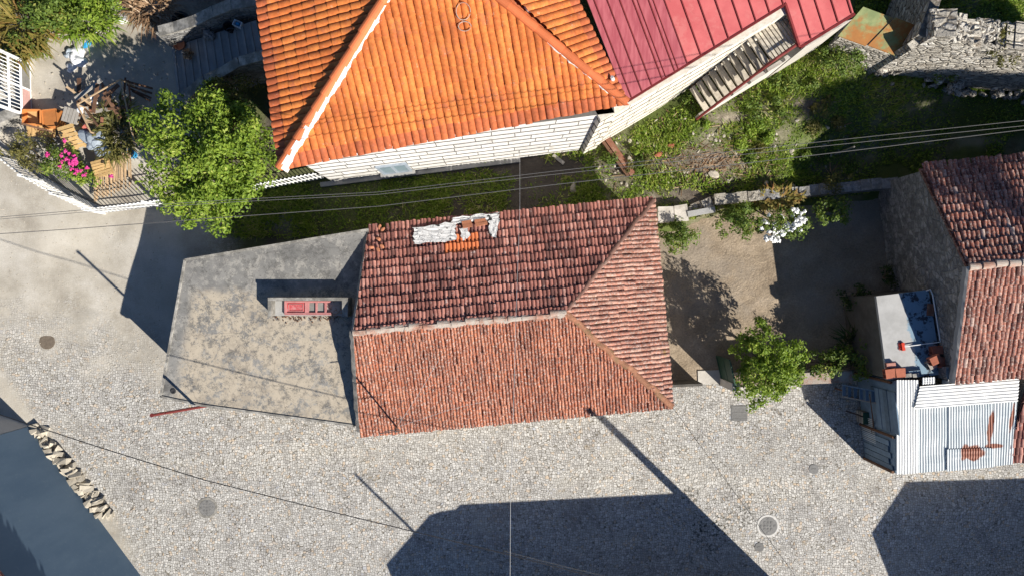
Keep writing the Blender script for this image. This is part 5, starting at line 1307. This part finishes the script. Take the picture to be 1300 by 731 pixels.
picket_fence('white_fence', 'white spiked iron fence running behind the big tree to the orange roofed house', [(133, 271), (205, 262), (300, 248), (412, 227)])
picket_fence('white_fence', 'short white fence piece at the left edge above the slanting fence', [(-14, 172), (22, 203)], sp=.2)
Gt = thing('white_barred_gate', 'tall white barred iron gate at the left edge with solid lower panel', 'gate', WG(42, 110))
gA, gB = WG(41, 150), WG(39, 82); e = Vector((0, 0, 1))
m = MB(); hgt = 1.9
for f_ in (0, .5, 1): m.bar(gA.lerp(gB, f_) + e * .03, gA.lerp(gB, f_) + e * hgt, .06, .05)
for hh in (.05, .52, 1.1, hgt): m.bar(gA + e * hh, gB + e * hh, .04, .06)
m.build('frame', M_WHITE, Gt)
m = MB()
for i in range(15): p = gA.lerp(gB, (i + .5) / 15); m.tube([p + e * .55, p + e * (hgt + .1)], .017, 5)
m.build('bars', M_WHITE, Gt)
m = MB()
m.bar(gA + e * .28, gB.lerp(gA, .52) + e * .28, .02, .42); m.build('panel', simple('faded_pink_panel', (.46, .28, .25), .7), Gt)
m = MB(); m.bar(gA.lerp(gB, .52) + e * .28, gB + e * .28, .02, .42); m.build('panel', M_PANE, Gt)
m = MB(); m.wall(WG(-20, 178), WG(36, 152), 0, 1.15, .35); tag(m.build('gate_wall', M_CONC_EDGE), 'pale concrete wall between the barred gate and the slanting white fence', 'wall')
m = MB(); m.wall(WG(-10, 56), WG(40, 82), 0, 1.1, .3); tag(m.build('gate_wall', M_CONC_EDGE), 'pale low wall running from the barred gate up to the ferns', 'wall')

# ------------------------------------------------------------------ stone stairs with curved walls
Ss = thing('stone_stairs', 'shaded stone stairs between two curved walls beside the orange roofed house', 'stairs', WG(225, 80))
nS = 11
for i in range(nS):
    f0, f1 = i / nS, (i + 1) / nS; z = .75 + .17 * (i + 1)
    a_, b_ = crosspt((219, 60), (325, 26), f0), crosspt((219, 60), (325, 26), f1); c_, d_ = crosspt((226, 122), (334, 72), f1), crosspt((226, 122), (334, 72), f0)
    m = MB(); m.prism([W(*q, z)[:2] for q in (a_, b_, c_, d_)], .2, z); m.prism([W(*q, z + .03)[:2] for q in (crosspt(a_, b_, -.08), crosspt(a_, b_, .22), crosspt(d_, c_, .22), crosspt(d_, c_, -.08))], z + .002, z + .03); m.build('step', M_CONC_GREY, Ss)
def poly_wall(name, label, pts, tops, th, mat, bottom=.2):
    T = thing(name, label, 'wall', W(*pts[0], bottom)); m = MB(); cp = MB()
    for i in range(len(pts) - 1):
        a, b = W(*pts[i], tops[i]), W(*pts[i + 1], tops[i + 1]); m.wall(a, b, bottom, a.z - .08, th, z1b=b.z - .08)
        d = Vector((b.x - a.x, b.y - a.y, 0)).normalized(); nn_ = Vector((-d.y, d.x, 0)) * (th / 2)
        cp.bar(a + nn_, b + nn_, th + .06, .08)
    m.build('masonry', M_GRANITE, T); cp.build('coping', mat, T)
poly_wall('curved_wall', 'curved stone wall with pale coping on the upper side of the stairs', [(203, 46), (222, 41), (250, 32), (272, 21), (295, 12), (340, 4)], [1.9, 2.0, 2.4, 2.7, 3.0, 3.3], .3, M_CONC_EDGE)
poly_wall('curved_wall', 'curved dark stone wall on the lower side of the stairs behind the big tree', [(236, 128), (262, 106), (285, 96), (305, 84), (340, 74)], [1.5, 1.9, 2.3, 2.6, 3.0], .26, M_CONC_EDGE)
m = MB(); m.wall(W(203, 47, 1.2), W(219, 61, 1.2), .5, 1.5, .2); tag(m.build('stair_pier', M_CONC_EDGE), 'pale pier end at the foot of the upper curved stair wall', 'pier')
c = W(231, 27, 1.1); m = MB(); 
vs = []; fs = []
for i in range(24):
    for j in range(8):
        A_, B_ = i / 24 * 6.283, j / 8 * 6.283; vs.append((c.x + math.cos(A_) * (.24 + .075 * math.cos(B_)), c.y + math.sin(A_) * (.24 + .075 * math.cos(B_)), c.z + .09 + .09 * math.sin(B_)))
for i in range(24):
    for j in range(8): fs.append((i * 8 + j, ((i + 1) % 24) * 8 + j, ((i + 1) % 24) * 8 + (j + 1) % 8, i * 8 + (j + 1) % 8))
m.add(vs, fs); m.box((c.x, c.y, g(c.x, c.y)), .4, .4, max(.05, c.z - g(c.x, c.y))); tag(m.build('old_tyre', M_RUBBER, smooth=True), 'old black tyre lying in the shade above the curved stair wall', 'tyre')
Pt = thing('plant_pot', 'pot with dry brown plant at the foot of the stairs', 'plant pot', W(232, 60, .95))
m = MB(); m.lathe(W(232, 60, .95), [(.14, 0), (.19, .26), (.21, .28), (.17, .28), (.15, .2)], 12); m.build('pot', M_TERRA, Pt)
m = MB(); clumps(m, [np.array(W(232, 60, 1.4)) + np.random.default_rng(3).normal(0, .1, 3) for _ in range(6)], [.2] * 6, 40, .08, seed=5); m.build('foliage', M_LEAF_DRY, Pt)
m = MB(); m.stone(W(267, 46, 1.75), .26, .2, .2); tag(m.build('round_stone', M_GRANITE), 'rounded grey stone on the shaded stairs against the upper wall', 'stone')
Bk = thing('black_bucket', 'black bucket on the stairs next to the pale blue box', 'bucket', W(294, 38, 2.2)); m = MB(); m.lathe(W(294, 38, 2.2), [(.13, 0), (.17, .3), (.18, .3), (.16, .29), (.12, .03)], 14); m.build('tub', M_RUBBER, Bk); m = MB(); cc_ = W(294, 38, 2.5); m.tube([cc_ + Vector((.17 * math.cos(a), .17 * math.sin(a) * .4 - .05, .02 + .05 * math.sin(a))) for a in np.linspace(0, 3.14, 8)], .008, 5); m.build('handle', M_IRON, Bk)
Bx = thing('pale_box', 'pale blue and white plastic crate on the upper stairs', 'box', W(304, 33, 2.35)); c = W(304, 33, 2.35); m = MB()
for (dx, dy, sx, sy) in ((-.13, 0, .02, .2), (.13, 0, .02, .2), (0, -.09, .24, .02), (0, .09, .24, .02)):
    ca, sa = math.cos(-.4), math.sin(-.4); m.box((c.x + dx * ca - dy * sa, c.y + dx * sa + dy * ca, c.z), sx, sy, .2, -.4)
m.build('side', M_WPLASTIC, Bx); m = MB(); m.box((c.x, c.y, c.z), .24, .16, .03, -.4); m.box((c.x, c.y, c.z + .12), .12, .08, .05, -.4); m.build('base', M_BPLASTIC, Bx)

# ------------------------------------------------------------------ clutter in the yard
def sack(name, label, px, py, rx, ry, rz, mat, seed, cat, dz=0, rot=0):
    rg = random.Random(seed); random.seed(seed); m = MB(); b = WG(px, py, dz)
    for i in range(5):
        m.stone((b.x + rg.uniform(-.5, .5) * rx, b.y + rg.uniform(-.5, .5) * ry, b.z - .02), rx * rg.uniform(.45, .75), ry * rg.uniform(.45, .75), rz * rg.uniform(.5, .8), rz=rot + rg.uniform(-.6, .6), r=rg.random())
    return tag(m.build(name, mat), label, cat)
sack('plastic_bag', 'crumpled white plastic bag on the yard floor below the grey stone slab', 99, 74, .32, .42, .25, M_WPLASTIC, 3, 'bag', rot=.9)
sack('plastic_bag', 'small torn white bag at the lower end of the pile of bags', 92, 88, .22, .18, .15, M_WPLASTIC, 4, 'bag')
sack('plastic_bag', 'bright blue plastic bag beside the grey slab', 113, 56, .22, .2, .2, M_BPLASTIC, 5, 'bag')
sack('plastic_bag', 'dark grey bag between the weeds and the white bag', 89, 69, .18, .24, .18, M_GREYTARP, 6, 'bag')
sack('plastic_bag', 'white bag at the green shrub near the dry brown bush', 159, 23, .22, .24, .2, M_WPLASTIC, 7, 'bag')
m = MB(); b = WG(103, 50, .12); m.box(b, .62, .34, .07, .75, rx=.12, jit=.03); tag(m.build('stone_slab', M_CONC_EDGE), 'grey stone slab leaning in the green plants above the blue bag', 'slab')
Ty = thing('white_tray', 'small white plastic tray by the strappy plants', 'tray', WG(125, 48)); b = WG(125, 48, .05); m = MB(); m.box(b, .18, .34, .02, .5); m.build('base', M_BRICK, Ty); m = MB()
for dx, dy, sx, sy in ((-.1, 0, .02, .36), (.1, 0, .02, .36), (0, .17, .18, .02), (0, -.17, .18, .02)):
    ca, sa = math.cos(.5), math.sin(.5); m.box((b.x + dx * ca - dy * sa, b.y + dx * sa + dy * ca, b.z + .002), sx, sy, .07, .5)
m.build('rim', M_WPLASTIC, Ty)
def yard_box(px, py, sx, sy, sz, rz, lab, dz=0, mat=None, open_=True):
    T = thing('plywood_box', lab, 'box', WG(px, py, dz), 'orange plywood boxes by the gate'); c = WG(px, py, dz + .02); ca, sa = math.cos(rz), math.sin(rz)
    for dx, dy, ax, ay in ((-sx / 2, 0, .03, sy), (sx / 2, 0, .03, sy), (0, -sy / 2, sx - .04, .03), (0, sy / 2, sx - .04, .03)):
        m = MB(); m.box((c.x + dx * ca - dy * sa, c.y + dx * sa + dy * ca, c.z), ax, ay, sz, rz); m.build('side', mat or M_WOODO, T)
    m = MB(); m.box((c.x, c.y, c.z), sx - .04, sy - .04, .03 if open_ else sz - .04, rz); m.build('base' if open_ else 'lid', mat or M_WOODO, T)
yard_box(52, 153, .62, .5, .5, 0, 'open orange plywood box, the left one of the pair near the barred gate', .05)
yard_box(73, 154, .52, .6, .42, .1, 'closed orange plywood box, the right one of the pair near the barred gate', .1, open_=False)
m = MB(); m.box(WG(42, 157, .3), .45, .9, .04, .05, rx=.1); tag(m.build('plywood_sheet', M_WOODY), 'tan plywood sheet lying against the barred gate corner', 'board')
m = MB(); m.box(WG(56, 167, .35), .8, .4, .04, -.1, rx=.15); tag(m.build('plywood_sheet', M_WOODY), 'tan plywood sheet below the orange plywood boxes', 'board')
m = MB(); m.bar(WG(27, 157, 1.1), WG(66, 168, .7), .07, .05); tag(m.build('timber_pole', M_WOODD), 'dark pole lying across the orange plywood boxes', 'pole')
def pallet(px, py, sx, sy, rz, lab, n=6, dz=0, mat=None, tilt=0):
    T = thing('wooden_pallet', lab, 'pallet', WG(px, py, dz)); c = WG(px, py, dz + .05); ca, sa = math.cos(rz), math.sin(rz)
    for i in range(n):
        m = MB(); dy = (i - (n - 1) / 2) * sy / n; m.box((c.x - dy * sa, c.y + dy * ca, c.z + .1 + i * tilt), sx, sy / n * .8, .025, rz + random.uniform(-.05, .05), r=random.random()); m.build('slat', mat or M_WOODY, T)
    for f_ in (-.42, 0, .42):
        m = MB(); m.box((c.x + f_ * sx * ca, c.y + f_ * sx * sa, c.z), .08, sy, .095, rz); m.build('bearer', mat or M_WOODY, T)
random.seed(5)
pallet(95, 175, .78, .85, .25, 'yellow slatted pallet lying above the pink geranium', 6, .55, tilt=.02)
pallet(131, 214, .62, .6, .3, 'yellow slatted crate top between the grey tarpaulin and the stacked laths', 6, .45)
pallet(92, 148, .5, .55, 1.3, 'weathered grey pallet standing loose right of the orange boxes', 5, .7, M_WOODG)
pallet(118, 150, .5, .5, .2, 'small bleached pallet in the middle of the timber pile', 5, .7, M_WOOD)
sack('tarpaulin', 'crumpled grey tarpaulin over the timber above the pink geranium', 120, 186, .46, .62, .34, M_GREYTARP, 12, 'tarpaulin', 1.0, .7)
sack('tarpaulin', 'smaller pale grey tarpaulin heap right of the crumpled grey tarpaulin', 132, 196, .36, .28, .25, M_GREYTARP, 13, 'tarpaulin', 1.0)
m = MB(); m.bar(WG(106, 160, 1.0), WG(139, 190, .9), .16, .03); tag(m.build('painted_plank', simple('faded_red_board', (.42, .12, .09))), 'faded red plank slanting over the timber pile beside the tarpaulin', 'plank')
Lt = thing('lath_stack', 'stack of thin brown laths behind the spiked fence', 'lath stack', WG(148, 228))
la, lb = WG(120, 236, .3), WG(170, 214, .3); d = (lb - la).normalized(); nn_ = Vector((-d.y, d.x, 0))
random.seed(8)
for i in range(24):
    c = la.lerp(lb, (i + .5) / 24); m = MB(); L2 = random.uniform(.42, .6); s_ = random.uniform(-.08, .08)
    m.bar(c - nn_ * (L2 + s_) - d * .25 + Vector((0, 0, random.uniform(0, .05))), c + nn_ * (L2 - s_) + d * .25 + Vector((0, 0, .18 + random.uniform(0, .04))), .035, .03, r=random.random()); m.build('lath', M_WOOD, Lt)
# the rickety timber frame
Fr = thing('timber_trellis', 'rickety trellis of bleached poles over the timber pile', 'frame', WG(150, 130))
fz = 2.35
cor = [W(153, 101, fz), W(170, 180, fz), W(98, 133, fz - .25), W(115, 168, fz - .4)]
random.seed(3)
for p in cor:
    m = MB(); m.tube([Vector((p.x, p.y, g(p.x, p.y) - .1)), p], .03, 6); m.build('post', M_WOOD, Fr)
for a_, b_ in ((0, 1), (0, 2), (2, 3)):
    m = MB(); m.tube([cor[a_], cor[b_]], .028, 6); m.build('beam', M_WOOD, Fr)
random.seed(21); lab = 'loose brown board or branch tossed on the timber pile under the rickety frame'
for i in range(40):
    px_, py_ = random.uniform(100, 165), random.uniform(112, 165); z_ = random.uniform(.35, 1.2); a = random.uniform(0, 3.14); L2 = random.uniform(.25, .6)
    c = WG(px_, py_, z_); dd = Vector((math.cos(a) * L2, math.sin(a) * L2, random.uniform(-.15, .15)))
    m = MB(); m.bar(c - dd, c + dd, random.uniform(.03, .14), .03, r=random.random())
    tag(m.build('loose_board', random.choice([M_WOODD, M_WOODD, M_RUSTWOOD, M_WOOD, M_WOODG])), lab, 'board', 'loose boards on the timber pile')
for i, (dx, dy) in enumerate(((0, 0), (3, 5), (6, 10), (10, 13))):
    m = MB(); m.bar(W(158 + dx, 103 + dy, 1.7 - .1 * i), W(194 - dx * .3, 113 + dy * 1.2, 1.3), .07, .03); tag(m.build('long_batten', M_WOODD), 'dark batten jutting right from the top of the timber pile', 'batten', 'battens jutting from the timber pile')
sack('plastic_bag', 'white rag hanging on the timber pile under the frame beam', 118, 128, .2, .16, .2, M_WPLASTIC, 15, 'rag', .9)
sack('plastic_bag', 'dull white bag at the lower left of the timber frame', 104, 140, .18, .15, .2, M_WPLASTIC, 16, 'bag', .8)
sack('stone_heap', 'dark stones in the flower bed beside the geranium', 73, 178, .3, .2, .2, M_GRANITE, 17, 'stones', .2)
Bb = thing('blue_bucket', 'blue bucket standing in the shade left of the big tree', 'bucket', WG(170, 197)); m = MB(); p = WG(170, 197); m.lathe(p, [(.14, 0), (.18, .32), (.2, .32), (.17, .3), (.13, .03)], 14); m.build('tub', M_BPLASTIC, Bb); m = MB(); m.tube([p + Vector((.19 * math.cos(a), -.1 * math.sin(a), .32 + .05 * math.sin(a))) for a in np.linspace(0, 3.14, 8)], .008, 5); m.build('handle', M_IRON, Bb)
m = MB(); random.seed(2)
for i in range(60):
    m.stone(WG(random.uniform(40, 215), random.uniform(70, 150)), random.uniform(.02, .06), random.uniform(.02, .05), .03)
tag(m.build('yard_litter', M_STONE_P), 'bits of rubble strewn on the yard floor', 'rubble', kind='stuff')
bpy.context.view_layer.update()
